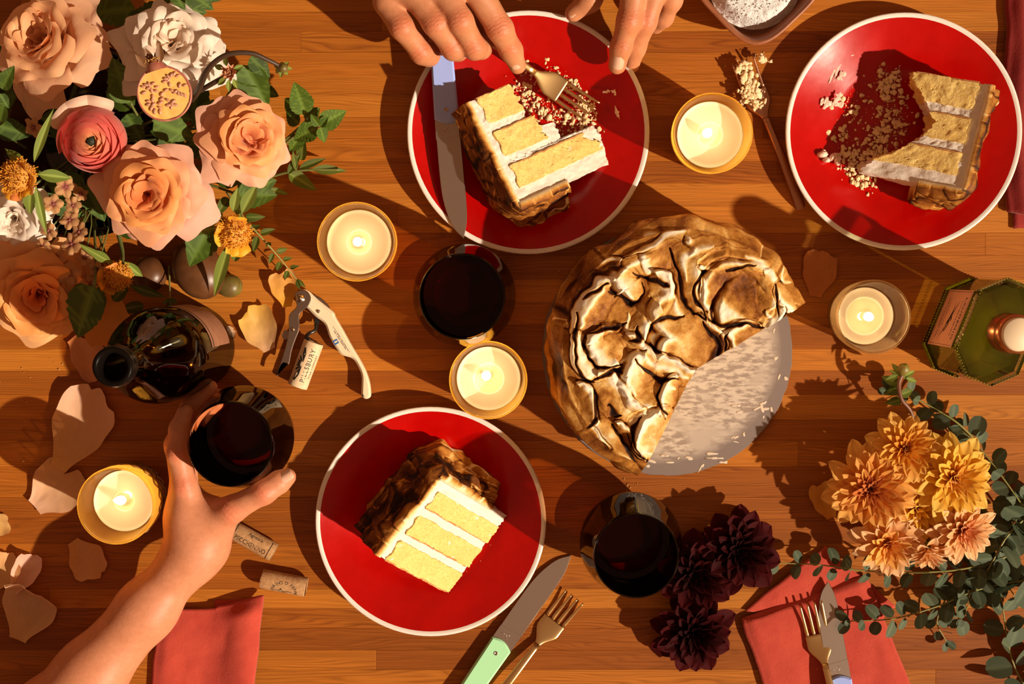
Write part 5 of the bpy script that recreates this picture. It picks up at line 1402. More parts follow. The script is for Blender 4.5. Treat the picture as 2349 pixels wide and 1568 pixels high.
sprig('leaf_sprig', 'serrated green leaves beside and below the cut pomegranate', (340, 260), .085,
      [((300, 236), (256, 132), .100, .108), ((352, 276), (448, 318), .095, .085), ((345, 250), (440, 275), .088, .080), ((290, 262), (330, 330), .085, .085), ((310, 240), (235, 205), .085, .08), ((370, 300), (395, 355), .085, .08)], LM_rose, [[(300, 236, .100), (320, 290, .07), (260, 320, .03)], [(352, 276, .095), (320, 290, .07)]])
sprig('leaf_sprig', 'green leaf above the creamy white rose at the picture edge', (430, -10), .105, [((395, -20), (425, 22), .11, .11), ((430, -20), (490, 22), .115, .11), ((450, -25), (520, -5), .11, .1)], LM_rose, [[(400, -40, .1), (440, -15, .1), (460, -20, .1)]])
sprig('leaf_sprig', 'green leaves behind the nodding dahlia bud', (590, 180), .06, [((560, 150), (615, 250), .07, .055), ((575, 130), (620, 178), .075, .07), ((540, 160), (600, 200), .065, .06), ((600, 200), (640, 222), .05, .045)], LM_rose, [[(560, 150, .07), (500, 250, .04), (420, 300, .03)]])
sprig('leaf_sprig', 'bright green leaf tips at the left picture edge below the corner rose', (10, 190), .11, [((5, 205), (30, 150), .12, .125), ((0, 215), (20, 250), .115, .11), ((-10, 190), (15, 165), .11, .11), ((10, 240), (-5, 290), .11, .1)], LM_rose, [[(0, 215, .11), (10, 300, .06), (60, 340, .03)]])
# shaded leaves filling the middle
fl_ = []
r1 = random.Random(77)
for i in range(44):
    u, v = r1.uniform(-30, 560), r1.uniform(-20, 600); a = r1.uniform(0, 2 * PI); L = r1.uniform(70, 120)
    if (u - 250)**2 + (v - 320)**2 > 330**2 or v > 560: continue
    z = r1.uniform(.045, .072); fl_.append(((u, v), (u + L * math.cos(a), v + L * math.sin(a)), z, z - .004))
sprig('leaf_bed', 'bed of dark green leaves in the shade between the roses', (220, 320), .045, fl_, LM_rose, [[(a[0][0], a[0][1], a[2]), ((a[0][0] + 215) / 2, (a[0][1] + 330) / 2, .04), (215, 330, .02)] for a in fl_[:12]])
sprig('leaf_sprig', 'dark serrated leaf hanging before the rose beside the bottle neck', (205, 690), .095, [((216, 655), (172, 778), .11, .095), ((220, 665), (236, 715), .1, .09), ((205, 660), (160, 700), .1, .09)], LM_rose[:1], [[(216, 655, .11), (220, 600, .08), (215, 500, .04)]])
sprig('mint_sprig', 'mint sprig with crinkled leaves beside the peach rose', (690, 290), .055,
      [((700, 262), (675, 188), .062, .066), ((735, 285), (793, 256), .062, .066), ((728, 290), (672, 322), .060, .054), ((735, 292), (746, 328), .064, .060), ((732, 288), (712, 262), .068, .071), ((690, 262), (650, 222), .05, .045), ((686, 285), (655, 250), .045, .04), ((690, 310), (663, 350), .045, .04), ((735, 290), (752, 268), .068, .07), ((700, 275), (735, 245), .05, .045)], LM_mint,
      [[(700, 262, .06), (690, 290, .05), (560, 380, .03), (400, 380, .02)], [(734, 289, .063), (700, 295, .052), (640, 340, .04)]])
sprig('leaf_sprig', 'slim pointed green leaves sticking out below the mint sprig', (685, 385), .03,
      [((686, 386), (748, 362), .032, .034), ((715, 388), (796, 390), .032, .03), ((662, 398), (727, 436), .03, .022), ((680, 392), (672, 345), .034, .04), ((615, 432), (664, 446), .03, .026), ((692, 368), (696, 310), .036, .045), ((660, 400), (690, 350), .03, .04)], LM_slim + LM_olive[:1],
      [[(780, 389, .03), (700, 390, .031), (640, 400, .028), (560, 430, .02)]])
def pair_branch(name, label, path, leaves_per, L, meshes, mat_st, r=.0014, seed=0, group=None, cat='foliage', taper=.45, tilt=.6, zlift=.0, start=.04, ang=1.05, single=False):
    """stem with opposite leaves; path = (u, v, z) from the thick end to the tip"""
    rr = random.Random(seed); pts = smooth_path([A3(P(u, v, z)) for u, v, z in path], 60); rt = Vector(pts[0])
    t = thing(name, label, cat, rt, None, group)
    V, F = tube(pts - pts[0], np.linspace(r, r * .45, 60), 7); part('stem', V, F, mat_st, t)
    n = leaves_per
    for i in range(n):
        q = start + (1 - start) * i / (n - 1); k = int(q * 59); p = pts[k]; d = Vector(pts[min(59, k + 1)] - pts[max(0, k - 1)]).normalized()
        sideV = Vector((-d.y, d.x, 0)).normalized()
        roll = rr.uniform(-.5, .5) + (PI / 2 if i % 2 else 0) * .55
        for s in ((1, -1) if not single else ((1 if i % 2 else -1),)):
            out = (sideV * math.cos(roll) + Vector((0, 0, 1)) * math.sin(roll)) * s
            a = ang * rr.uniform(.8, 1.2) * (1 - .4 * (q > .93))
            dr = d * math.cos(a) + out * math.sin(a)
            if p[2] + dr.z * L < .004: dr.z = abs(dr.z) * .3
            ln = L * (1 - taper * q) * rr.uniform(.78, 1.15)
            nr = Vector((rr.uniform(-.6, .6), rr.uniform(-.6, .6), 1)) * (1 - tilt) + d * tilt * rr.choice((1, -1)) + Vector((0, 0, .35))
            obj('leaf', meshes[(i + (s > 0)) % len(meshes)], t, None, M4(basis(dr, nr), p - pts[0] + np.array(dr) * .002, ln))
    # opening tip leaves
    d = Vector(pts[-1] - pts[-3]).normalized()
    for k in range(3):
        dr = d + Vector((rr.uniform(-.5, .5), rr.uniform(-.5, .5), rr.uniform(0, .4))); obj('leaf', meshes[0], t, None, M4(basis(dr, (0, 0, 1)), pts[-1] - pts[0], L * (1 - taper) * .55))
    return t
pair_branch('leaf_sprig', 'sprig with small rounded leaves reaching from the roses to a fallen petal', [(520, 440, .035), (560, 500, .045), (600, 545, .042), (640, 590, .030), (680, 640, .016)], 10, .0195, LM_olive, M_eucst, .0011, 3, tilt=.25, taper=.55)
sprig('leaf_sprig', 'long smooth green leaf above the wine bottle', (330, 660), .05, [((300, 655), (380, 682), .055, .045), ((260, 690), (300, 640), .05, .05), ((330, 700), (270, 712), .03, .03)], LM_slim[:1] + LM_olive, [[(300, 655, .055), (250, 600, .05), (215, 500, .03)]])
pair_branch('leaf_sprig', 'thin twig with flat brown-green leaves behind the wine bottle', [(388, 610, .02), (389, 650, .03), (390, 684, .04)], 2, .018, LM_olive, M_eucst, .0011, 9, start=.96)

# ---------------------------------------------------------------- seed heads
M_anth = pmat('orange_stamens', (.72, .30, .020), .7, rand=.3)
M_head = pmat('brown_orange_head', (.52, .20, .03), .8, col2=(.62, .34, .05), nscale=300, bump=.6, bscale=900)
def seed_head(label, u, v, z, R, nrm, sepals, seed, petals=2, spin=0):
    r = random.Random(seed); c = P(u, v, z); Rm = norm_rot(nrm, spin); t = thing('spent_flower', label, 'flower', c, None, 'orange flower heads that have lost their petals')
    Mn = np.array(Rm)
    V, F = ellipsoid(R * .80, R * .80, R * .72, 20, 12); V = V * (1 + .10 * vnoise(V * 500))[:, None]; part('seed_cone', V @ Mn.T, F, M_head, t)
    ms = []
    for i in range(330):
        a = r.uniform(0, 2 * PI); pz = r.uniform(-.25, 1); rr = math.sqrt(max(0, 1 - pz * pz)); d = np.array([rr * math.cos(a), rr * math.sin(a), pz])
        p0 = d * R * .72; p1 = d * R * r.uniform(.80, .98) + np.array([r.gauss(0, 1), r.gauss(0, 1), r.gauss(0, 1)]) * R * .07
        Vt, Ft = tube(np.array([p0, (p0 + p1) / 2 + d * R * .04, p1]), .00030, 4, False); ms.append((Vt, Ft))
        Ve, Fe = ellipsoid(.0008, .0006, .0006, 5, 4, p1); ms.append((Ve, Fe))
    V, F = join(*ms); so = part('stamens', V @ Mn.T, F, M_anth, t); so['kind'] = 'stuff'
    nu_, nv_ = 9, 8; s, q = np.meshgrid(np.linspace(-1, 1, nu_), np.linspace(0, 1, nv_), indexing='ij')
    for k in range(petals + 3):
        th = r.uniform(0, 2 * PI); f = r.uniform(.8, 1.25)
        rho = R * (.35 + .80 * q * f); an = th + s * .55 * np.sin(PI * (.2 + .5 * q)); zz = -R * .55 + R * 1.0 * np.sin(q * 1.6) + R * .08 * np.cos(s * 4)
        part('petal', np.stack([rho * np.cos(an), rho * np.sin(an), zz], -1).reshape(-1, 3) @ Mn.T, gridF(nu_, nv_), M_petal, t, cols=np.full((nu_ * nv_, 3), r.choice(((.82, .36, .02), (.85, .45, .02), (.84, .28, .07)))))
    V, F = lathe([(0, -R * 1.25), (R * .30, -R * 1.1), (R * .42, -R * .75), (R * .55, -R * .45), (0, -R * .4)], 14); part('calyx', V @ Mn.T, F, M_sepal, t)
    for (a, b, za, zb) in sepals: px_leaf(t, LM_sepl[0] if math.dist(a, b) > 96 else LM_sep[r.randrange(2)], 1, a, b, za, zb, name='sepal')
    e = Vector(sv(.0, .0)) - c; V, F = tube(smooth_path([tuple(Mn @ np.array([0, 0, -R])), (e.x * .22, e.y * .22, e.z * .75), tuple(e)], 12), .0022, 6); part('stem', V, F, M_stem, t)
seed_head('spent orange flower head with green sepals at the left above the small white rose', 46, 405, .125, .0170, (-.45, -.35, 1), [((78, 372), (118, 250), .13, .14), ((88, 400), (166, 408), .128, .122), ((82, 425), (105, 545), .125, .11), ((72, 432), (62, 500), .125, .115), ((60, 380), (10, 340), .12, .12)], 11)
seed_head('spent orange flower head with green sepals above the green bud', 538, 532, .080, .0160, (.25, -.55, 1), [((535, 485), (545, 430), .082, .09), ((505, 520), (405, 540), .082, .075), ((555, 490), (590, 420), .085, .08), ((528, 555), (484, 690), .078, .045), ((512, 490), (440, 520), .08, .07), ((548, 560), (530, 610), .075, .06)], 12, spin=1)
seed_head('spent orange flower head with green sepals above the wine bottle', 268, 632, .085, .0140, (.35, -.45, 1), [((262, 606), (172, 556), .09, .10), ((240, 650), (215, 700), .085, .08), ((285, 600), (330, 640), .08, .07), ((255, 600), (200, 572), .09, .095)], 13, spin=2)

# ---------------------------------------------------------------- cut pomegranate
M_rind = pmat('pomegranate_rind', (.36, .085, .07), .4, col2=(.48, .20, .12), nscale=90, bump=.15, bscale=300)
M_flesh = pmat('pomegranate_flesh', (.76, .42, .10), .4, col2=(.80, .48, .15), nscale=120, bump=.3, bscale=400, coat=.2)
M_aril = pmat('pomegranate_seed', (.66, .27, .16), .22, col2=(.74, .42, .26), nscale=500, coat=.4, translucent=.25, rand=.3)
pm = P(377, 215, .140); pn = norm_rot((.05, -.10, 1)); Rp = .0228
pg = thing('pomegranate', 'halved pomegranate with pale seeds lying on the creamy white rose', 'fruit', pm, pn)
th = np.linspace(0, PI / 2, 14); V, F = lathe([(0, -Rp)] + [(Rp * math.sin(x), -Rp * math.cos(x)) for x in th[1:]] + [(Rp * .985, .0006), (Rp * .93, .0008), (Rp * .92, -.001)], 56)
bulg = lambda V: V * (1 + .05 * np.exp(-((np.arctan2(V[:, 1], V[:, 0]) - 1.95) / .5)**2) * (np.hypot(V[:, 0], V[:, 1]) > Rp * .5))[:, None]
part('rind', bulg(V), F, M_rind, pg, label='dusky red rind')
V, F = lathe([(Rp * .945, .0002), (Rp * .7, .0004), (Rp * .3, .0002), (0, 0)], 56); V[:, 2] += .0005 * vnoise(V * 400); part('flesh', bulg(V), F, M_flesh, pg, label='yellow-orange cut flesh')
sm = mesh('seed', *ellipsoid(1, .52, .6, 10, 7), M_aril)
r2 = random.Random(21)
SEEDS = [[(760, 755), (800, 715), (850, 695), (900, 675), (955, 705), (735, 805), (800, 775), (820, 845)], [(380, 890), (430, 855), (480, 845), (545, 835), (610, 890), (590, 955), (520, 945), (390, 985), (470, 910)],
         [(540, 1055), (530, 1110), (460, 1125), (455, 1180), (540, 1180), (510, 1240), (560, 1290), (650, 1300), (650, 1230), (660, 1150), (680, 1085), (690, 1005)], [(760, 940), (850, 945), (910, 965), (960, 985), (1010, 1005), (1065, 1025), (985, 860), (1070, 860)], [(870, 1130), (905, 1180), (840, 1220), (790, 1190), (780, 1105), (850, 1175)]]
for cl in SEEDS:
    mx_, my_ = sum(p[0] for p in cl) / len(cl), sum(p[1] for p in cl) / len(cl)
    for (x, y) in cl:
        a = math.atan2(-(y - my_), x - mx_) + r2.uniform(-.4, .4); L = Rp * r2.uniform(.095, .125)
        obj('seed', sm, pg, None, Matrix.Translation(((x - 725) / 445 * Rp * .97, -(y - 1000) / 445 * Rp * .97, .0007)) @ Matrix.Rotation(a, 4, 'Z') @ Matrix.Diagonal((L, L, L, 1)))
# crown
d0 = np.array([-.30, .95, 0]); d0 /= np.linalg.norm(d0); pe_ = np.array([-d0[1], d0[0], 0])
V, F = tube(smooth_path([d0 * Rp * .86, d0 * Rp * 1.05, d0 * Rp * 1.18], 10) + np.array([0, 0, -.002]), np.linspace(Rp * .40, Rp * .24, 10), 16, False); part('crown_tube', V, F, M_rind, pg)
M_crn = pmat('brown_crown', (.12, .045, .010), .6, col2=(.22, .09, .03), nscale=200)
for k, (o, ln, zz) in enumerate(((-.42, .60, .002), (-.10, .70, -.004), (.34, .75, .001), (.12, .45, -.006))):
    lm = leaf_mesh('crown_lobe', 1, .42, M_crn, 0, .4, -.2, 'slim'); d = Vector(d0 + pe_ * (-o) * .9); obj('crown_lobe', lm, pg, None, M4(basis(d, (0, 0, 1)), d0 * Rp * 1.08 + pe_ * (-o) * Rp * .7 + np.array([0, 0, zz]), Rp * ln))
ms = []
for i in range(46):
    p = d0 * Rp * (1.12 + .22 * r2.random()) + pe_ * r2.gauss(0, .15) * Rp + np.array([0, 0, .0015 + .0015 * r2.random()]); ms.append(ellipsoid(.0009, .0007, .0007, 6, 4, p))
V, F = join(*ms); so = part('stamens', V, F, pmat('dry_stamens', (.42, .20, .05), .8), pg); so['kind'] = 'stuff'

# ---------------------------------------------------------------- round fruit and bud
M_fruit = pmat('dark_fruit', (.085, .030, .010), .36, col2=(.13, .050, .017), nscale=60, spec=.35)
M_bud = pmat('green_bud', (.16, .14, .022), .42, col2=(.12, .07, .02), nscale=60)
def fruit(label, u, v, rx, ry, rz, ang, calyx=None):
    c = P(u, v, rz); t = thing('round_fruit', label, 'fruit', (c.x, c.y, 0), None, 'dark round fruits under the roses')
    V, F = ellipsoid(rx, ry, rz, 40, 24); V[:, :2] *= (1 + .10 * V[:, 2:3] / rz); a = math.radians(ang); R2 = np.array([[math.cos(a), -math.sin(a), 0], [math.sin(a), math.cos(a), 0], [0, 0, 1]])
    part('body', V @ R2.T + np.array([0, 0, rz]), F, M_fruit, t)
    return t
t = fruit('larger dark brown glossy fruit with a green tip, beside the wine bottle', 455, 617, .0285, .0225, .021, -60)
c = P(527, 655, .012); 
V, F = lathe([(0, -.013), (.006, -.0125), (.0095, -.008), (.0108, -.001), (.0100, .005), (.0070, .0095), (.003, .0115), (0, .0118)], 28)
Rq = np.array(basis((0, 0, 1), (-.9, .2, .0)).to_3x3()); R3 = np.array(Vector((0, 0, 1)).rotation_difference(Vector((.95, -.2, .3))).to_matrix())
V *= (1 - .10 * np.exp(-(V[:, 0] / .0012)**2) * (V[:, 2] > -.004))[:, None]; V = V @ R3.T; part('green_tip', V + np.array([c.x - t.location.x, c.y - t.location.y, .0125]), F, M_bud, t, label='green split tip of the fruit')
fruit('smaller dark brown glossy fruit half hidden beneath the roses', 342, 628, .0165, .0165, .015, 0)

# ---------------------------------------------------------------- small clustered blossoms
def blossom_mesh():
    nu_, nv_ = 7, 6; s, q = np.meshgrid(np.linspace(-1, 1, nu_), np.linspace(0, 1, nv_), indexing='ij')
    w = np.sin(PI * (.08 + .72 * q))**.8 * (1 - .15 * np.exp(-(s / .2)**2) * q**4)
    x = q * (1 - .12 * s**2); y = s * w * .42; z = .15 * np.sin(q * 2.4) - .12 * s**2 * q + .06 * np.sin(s * 4 + 1)
    c0, c1 = np.array((.26, .05, .06)), np.array((.56, .29, .12)); cc = c0 * (1 - sstep(.1, .5, q)[..., None]) + c1 * sstep(.1, .5, q)[..., None]
    return mesh('blossom_petal', np.stack([x, y, z], -1).reshape(-1, 3), gridF(nu_, nv_), M_petal, cols=cc.reshape(-1, 3))
BM = blossom_mesh(); M_eye = pmat('blossom_eye', (.30, .10, .06), .7)
r3 = random.Random(31)
bl = [(78, 292, .10, 27), (150, 428, .10, 27), (122, 468, .10, 24), (168, 470, .095, 22), (160, 505, .095, 24), (112, 528, .10, 25), (182, 532, .09, 25), (165, 560, .095, 28), (155, 628, .09, 32), (222, 618, .085, 24), (128, 590, .09, 24), (195, 590, .085, 20), (100, 565, .095, 22), (205, 650, .08, 22), (185, 445, .09, 18), (145, 655, .09, 20)]
for k, (u, v, z, rp) in enumerate(bl):
    n = Vector((r3.uniform(-.5, .5), r3.uniform(-.5, .5), 1)); c = P(u, v, z)
    where = ('beside the pink ranunculus', 'below the ranunculus stem', 'above the small white rose', 'beside the large peach rose', 'left of the large rose edge', 'right of the small white rose', 'below the large rose edge', 'in the thick of its cluster', 'open flat above the lower rose', 'beside the third spent head', 'just above the lower rose', 'below a drooping sepal', 'near the white rose petals', 'under the spent head sepal', 'tucked by the big rose petal', 'lying over the lower rose petals')[k]
    t = thing('small_blossom', 'small tan five-petalled blossom ' + where, 'flower', c, norm_rot(n, r3.uniform(0, 6)), 'small tan blossoms in the arrangement')
    L = S(rp, z)
    for i in range(5): obj('petal', BM, t, None, Matrix.Rotation(i * 2 * PI / 5 + r3.uniform(-.1, .1), 4, 'Z') @ Matrix.Diagonal((L, L * r3.uniform(.85, 1.1), L * r3.uniform(.6, 1.3), 1)))
    V, F = ellipsoid(.0011, .0011, .0010, 8, 5, (0, 0, .0008)); part('eye', V, F, M_eye, t)
    e = t.matrix_world.to_3x3().inverted() @ Vector((vz.x - c.x, vz.y - c.y, .02 - c.z)); V, F = tube(np.array([(0, 0, 0), (e.x * .3, e.y * .3, e.z * .6), tuple(e)]), .0007, 5); part('stem', V, F, M_stem, t)
# nodding dahlia bud with its arching stem
M_budp = pmat('pinkish_bud', (.62, .34, .13), .55, col2=(.60, .22, .14), nscale=160)
cb_ = P(526, 167, .125)
t = thing('dahlia_bud', 'peach dahlia bud on an arching dark stem above the mint leaves', 'flower', cb_)
st = smooth_path([A3(P(u, v, z)) - A3(cb_) for u, v, z in ((420, 250, .06), (452, 212, .10), (478, 158, .13), (520, 126, .14), (575, 122, .14), (615, 138, .135), (640, 150, .13))], 40)
V, F = tube(st, np.linspace(.0030, .0016, 40), 8); part('stem', V, F, M_brownst, t)
V, F = tube(smooth_path([A3(P(452, 212, .10)) - A3(cb_), A3(P(490, 190, .112)) - A3(cb_), (0, 0, -.006)], 12), .0022, 7); part('stem', V, F, M_brownst, t)
bpm = leaf_mesh('bud_petal', 1, .5, M_budp, 0, .5, -.5, 'ovate', 9, 5)
for i in range(26):
    f = i / 25; a = i * 2.4; el = 1.45 - 1.3 * f; d = Vector((math.cos(a) * math.cos(el), math.sin(a) * math.cos(el), math.sin(el))); obj('petal', bpm, t, None, M4(basis(d, (0, 0, 1)), Vector(d) * .0015 + Vector((0, 0, -.003)), .0085 - .001 * f))
for (a, b) in (((520, 178), (498, 196)), ((525, 182), (525, 212)), ((535, 180), (545, 205)), ((515, 158), (490, 150)), ((536, 158), (560, 150)), ((520, 152), (516, 128))): px_leaf(t, LM_sep[0], 1, a, b, .122, .116, name='sepal')
c2 = P(650, 156, .128)
for k in range(7):
    a = k * .9; px_leaf(t, LM_sep[k % 2], 1, (648 + 3 * math.cos(a), 156 + 3 * math.sin(a)), (648 + 24 * math.cos(a), 158 + 22 * math.sin(a)), .128, .122, name='sepal')
V, F = ellipsoid(.0042, .0042, .0042, 12, 8); part('small_bud', V + np.array(c2 - cb_), F, M_bud, t)

# ================================================================== dahlias
def dahlia_petal(name, c0, c1, mat, cup=.45, w=.40, point=1.0):
    nu_, nv_ = 12, 7; q, s = np.meshgrid(np.linspace(0, 1, nu_), np.linspace(-1, 1, nv_), indexing='ij')
    ww = (np.sin(PI * (.06 + .80 * q)))**.7 * np.sqrt(np.clip(1 - q**6 * point, 0, 1)) + .01
    x = q + .0 * s; y = s * ww * w / 2 * (1 - .10 * np.abs(s)); z = cup * w * .5 * s**2 * ww * (1.2 - .7 * q) + .10 * np.sin(q * PI) + .08 * q**3 - .02 * np.cos(s * 6) * q
    col = np.array(c0)[None, None] * (1 - q[..., None]**1.2) + np.array(c1)[None, None] * q[..., None]**1.2
    streak = 1 + .10 * np.cos(s * 9)[..., None]
    return mesh(name, np.stack([x, y, z], -1).reshape(-1, 3), gridF(nu_, nv_), mat, cols=np.clip(col * streak, 0, 1).reshape(-1, 3))
def dahlia(label, u, v, z, R, nrm, meshes, n=52, seed=0, group=None, name='dahlia', inner=.18, eye=None, stem=None, mins=.20):
    r = random.Random(seed); c = P(u, v, z); Rm = norm_rot(nrm, r.uniform(0, 6)); t = thing(name, label, 'flower', c, Rm, group)
    m = len(meshes)
    for i in range(n):
        f = (i + .5) / n; a = i * 2.39996 + r.uniform(-.12, .12); el = 1.42 - 1.42 * f**.72 + r.uniform(-.10, .10) - .16 * (f > .85)
        d = Vector((math.cos(a) * math.cos(el), math.sin(a) * math.cos(el), math.sin(el))); L = R * (mins + .70 * f**.62) * r.uniform(.92, 1.08)
        o = d * (R * .06) + Vector((math.cos(a), math.sin(a), 0)) * R * .16 * f + Vector((0, 0, R * .12 * (1 - f) - R * .12 * f))
        rot = basis(d, (0, 0, 1)) @ Matrix.Rotation(r.uniform(-.25, .25), 3, 'X')
        k = min(m - 1, int(f * m)); obj('petal', meshes[k], t, None, M4(rot, o, L) @ Matrix.Diagonal((1, r.uniform(.85, 1.2) * (1.25 if f > .6 else 1), 1, 1)))
    V, F = ellipsoid(R * .17, R * .17, R * .16, 14, 8, (0, 0, R * .05)); part('eye', V, F, eye or M_eye, t)
    V, F = lathe([(0, -R * .36), (R * .10, -R * .34), (R * .22, -R * .24), (R * .16, -R * .12), (0, -R * .1)], 14); part('calyx', V, F, M_sepal, t)
    if stem is not None:
        e = Rm.inverted() @ (Vector(stem) - c); V, F = tube(smooth_path([(0, 0, -R * .3), (e.x * .4, e.y * .4, e.z * .5 - R * .1), tuple(e)], 10), .0020, 7); part('stem', V, F, M_stem, t)
    return t
OP = lambda n, a, b, cup=.45, w=.42: dahlia_petal(n, a, b, M_petal, cup, w)
DO = [OP('dahlia_petal', (.62, .17, .01), (.80, .34, .03), .9, .34), OP('dahlia_petal', (.78, .32, .02), (.85, .43, .06), .7, .38), OP('dahlia_petal', (.82, .36, .02), (.88, .50, .12), .5, .42)]
DR = [OP('dahlia_petal', (.36, .05, .008), (.66, .20, .04), .9, .30), OP('dahlia_petal', (.72, .24, .02), (.83, .38, .08), .7, .36), OP('dahlia_petal', (.84, .34, .02), (.90, .48, .12), .5, .42)]
DY = [OP('dahlia_petal', (.82, .36, .03), (.86, .46, .06), .8, .32), OP('dahlia_petal', (.84, .42, .02), (.88, .52, .06), .6, .38), OP('dahlia_petal', (.84, .42, .015), (.88, .56, .10), .45, .44)]
DP = [OP('dahlia_petal', (.78, .28, .10), (.82, .36, .14), .8, .32), OP('dahlia_petal', (.80, .36, .10), (.84, .50, .24), .6, .36), OP('dahlia_petal', (.82, .38, .09), (.88, .56, .30), .45, .40)]
gD = 'apricot dahlias in the bouquet'
bst = tuple(P(2330, 1235, .006))
dahlia('apricot dahlia at the top of the bouquet nearest the green-leaved bud', 2075, 1030, .050, .0330, (-.05, .30, 1), DO, 70, 41, gD, stem=bst)
dahlia('apricot dahlia with a deep rust-red heart, nearest the cake board', 1997, 1120, .050, .0400, (-.18, .05, 1), DR, 84, 42, gD, stem=bst)
dahlia('yellow-orange dahlia of the bouquet, nearest the green bottle', 2183, 1095, .050, .0390, (.15, .12, 1), DY, 78, 43, gD, stem=bst)
dahlia('peach-pink dahlia of the bouquet against the dense eucalyptus', 2205, 1212, .046, .0320, (.25, -.15, 1), DP, 76, 44, gD, stem=bst)
dahlia('apricot dahlia at the bottom of the bouquet above the eucalyptus stem', 2035, 1240, .042, .0350, (-.10, -.40, 1), DR[1:] + DP[1:], 56, 45, gD, stem=bst)
dahlia('yellow dahlia half hidden in the middle of the bouquet', 2100, 1165, .034, .0350, (.0, .0, 1), DY[1:], 44, 46, gD, stem=bst)
dahlia('pale half-open dahlia drooping at the lower edge of the bouquet', 2130, 1262, .044, .0260, (.02, -1.0, .45), DP[1:], 40, 47, gD, stem=bst)
M_dk = pmat('black_red_eye', (.03, .004, .008), .6)
DD = [dahlia_petal('dark_petal', (.005, .0002, .0004), (.018, .0004, .0008), M_dpetal, 1.0, .38), dahlia_petal('dark_petal', (.009, .0003, .0005), (.032, .0005, .0011), M_dpetal, .8, .44), dahlia_petal('dark_petal', (.017, .0004, .0006), (.048, .0008, .0015), M_dpetal, .55, .56)]
gK = 'dark burgundy dahlia heads on the table'
dahlia('dark burgundy dahlia between the coral napkin and the bouquet', 1690, 1262, .026, .0385, (.05, .10, 1), DD, 56, 51, gK, 'dark_dahlia', eye=M_dk)
dahlia('dark burgundy dahlia pressed against the wine glass', 1592, 1316, .024, .0370, (-.12, .05, 1), DD, 54, 52, gK, 'dark_dahlia', eye=M_dk)
dahlia('dark burgundy dahlia lying apart, farthest from the cake', 1590, 1446, .022, .0370, (-.02, -.10, 1), DD, 56, 53, gK, 'dark_dahlia', eye=M_dk)
# ---------------------------------------------------------------- eucalyptus
LE = [leaf_mesh('eucalyptus_leaf', 1, w, M_euc, 0, f, d, 'round', 13, 7) for w, f, d in ((.86, .15, .05), (.78, .25, .15), (.92, .1, -.05))]
gE = 'eucalyptus stems of the bouquet'
EB = [
 ('eucalyptus stem lying across the coral napkin towards the dark dahlias', [(2349, 1262, .030), (2230, 1300, .030), (2120, 1312, .028), (1980, 1308, .026), (1870, 1294, .022), (1728, 1290, .018)], 15, .0225, 61),
 ('eucalyptus stem ending above the fork, over the lower edge of the napkin', [(2380, 1325, .020), (2250, 1350, .022), (2150, 1390, .022), (2050, 1418, .022), (1950, 1424, .020)], 13, .0225, 62),
 ('eucalyptus stem running up beside the yellow-orange dahlia', [(2400, 1250, .022), (2349, 1165, .026), (2300, 1095, .024), (2250, 1030, .020), (2205, 985, .018)], 11, .0205, 63),
 ('short eucalyptus stem pointing to the green-leaved bud', [(2240, 1010, .020), (2190, 965, .022), (2140, 935, .020), (2085, 905, .020), (2045, 890, .020)], 9, .0180, 64),
 ('eucalyptus stem leaving through the lower picture corner', [(2400, 1640, .010), (2335, 1545, .012), (2312, 1470, .014), (2300, 1390, .016), (2288, 1300, .018)], 8, .0270, 65),
 ('eucalyptus stem hanging below the peach-pink dahlia', [(2360, 1180, .030), (2310, 1230, .034), (2270, 1300, .034), (2235, 1360, .026), (2205, 1420, .016)], 11, .0235, 66),
 ('eucalyptus stem with dense leaves at the right picture edge', [(2390, 1120, .020), (2340, 1180, .030), (2300, 1230, .026), (2280, 1290, .020), (2330, 1370, .014)], 11, .0245, 67),
 ('eucalyptus stem tucked beneath the bouquet towards the napkin', [(2330, 1290, .014), (2260, 1340, .016), (2190, 1350, .016), (2150, 1420, .012), (2170, 1470, .008)], 9, .0175, 68),
]
for lb, path, n, L, sd_ in EB: pair_branch('eucalyptus_branch', lb, path, n, L, LE, M_eucst, .0011, sd_, gE, 'branch')
# bud on a curved stem
cb_ = P(2072, 848, .040); t = thing('dahlia_bud', 'closed green dahlia bud on a curved reddish stem above the bouquet', 'flower', cb_)
V, F = tube(smooth_path([A3(P(u, v, z)) - A3(cb_) for u, v, z in ((2110, 1010, .03), (2090, 945, .036), (2068, 915, .04), (2062, 880, .04), (2070, 858, .040))], 24), .0018, 8); part('stem', V, F, M_redst, t)
V, F = lathe([(0, -.006), (.0035, -.005), (.0056, -.001), (.0052, .003), (.0028, .0062), (0, .0070)], 16); Rb = np.array(Vector((0, 0, 1)).rotation_difference(Vector((.15, .75, .8))).to_matrix()); part('bud', V @ Rb.T, F, pmat('closed_bud', (.22, .13, .02), .45, col2=(.16, .18, .03), nscale=200), t)
for (a, b) in (((2066, 862), (2040, 848)), ((2062, 866), (2050, 880)), ((2072, 864), (2088, 868)), ((2076, 862), (2100, 850)), ((2062, 860), (2030, 872)), ((2078, 866), (2104, 876)), ((2064, 856), (2045, 832))): px_leaf(t, LM_sep[0], 1, a, b, .040, .036, name='sepal')
for (a, b) in (((2058, 890), (2025, 905)), ((2064, 895), (2035, 870)), ((2066, 905), (2095, 895)), ((2070, 915), (2030, 925)), ((2060, 880), (2022, 862))): px_leaf(t, LM_olive[0], 1, a, b, .036, .024)

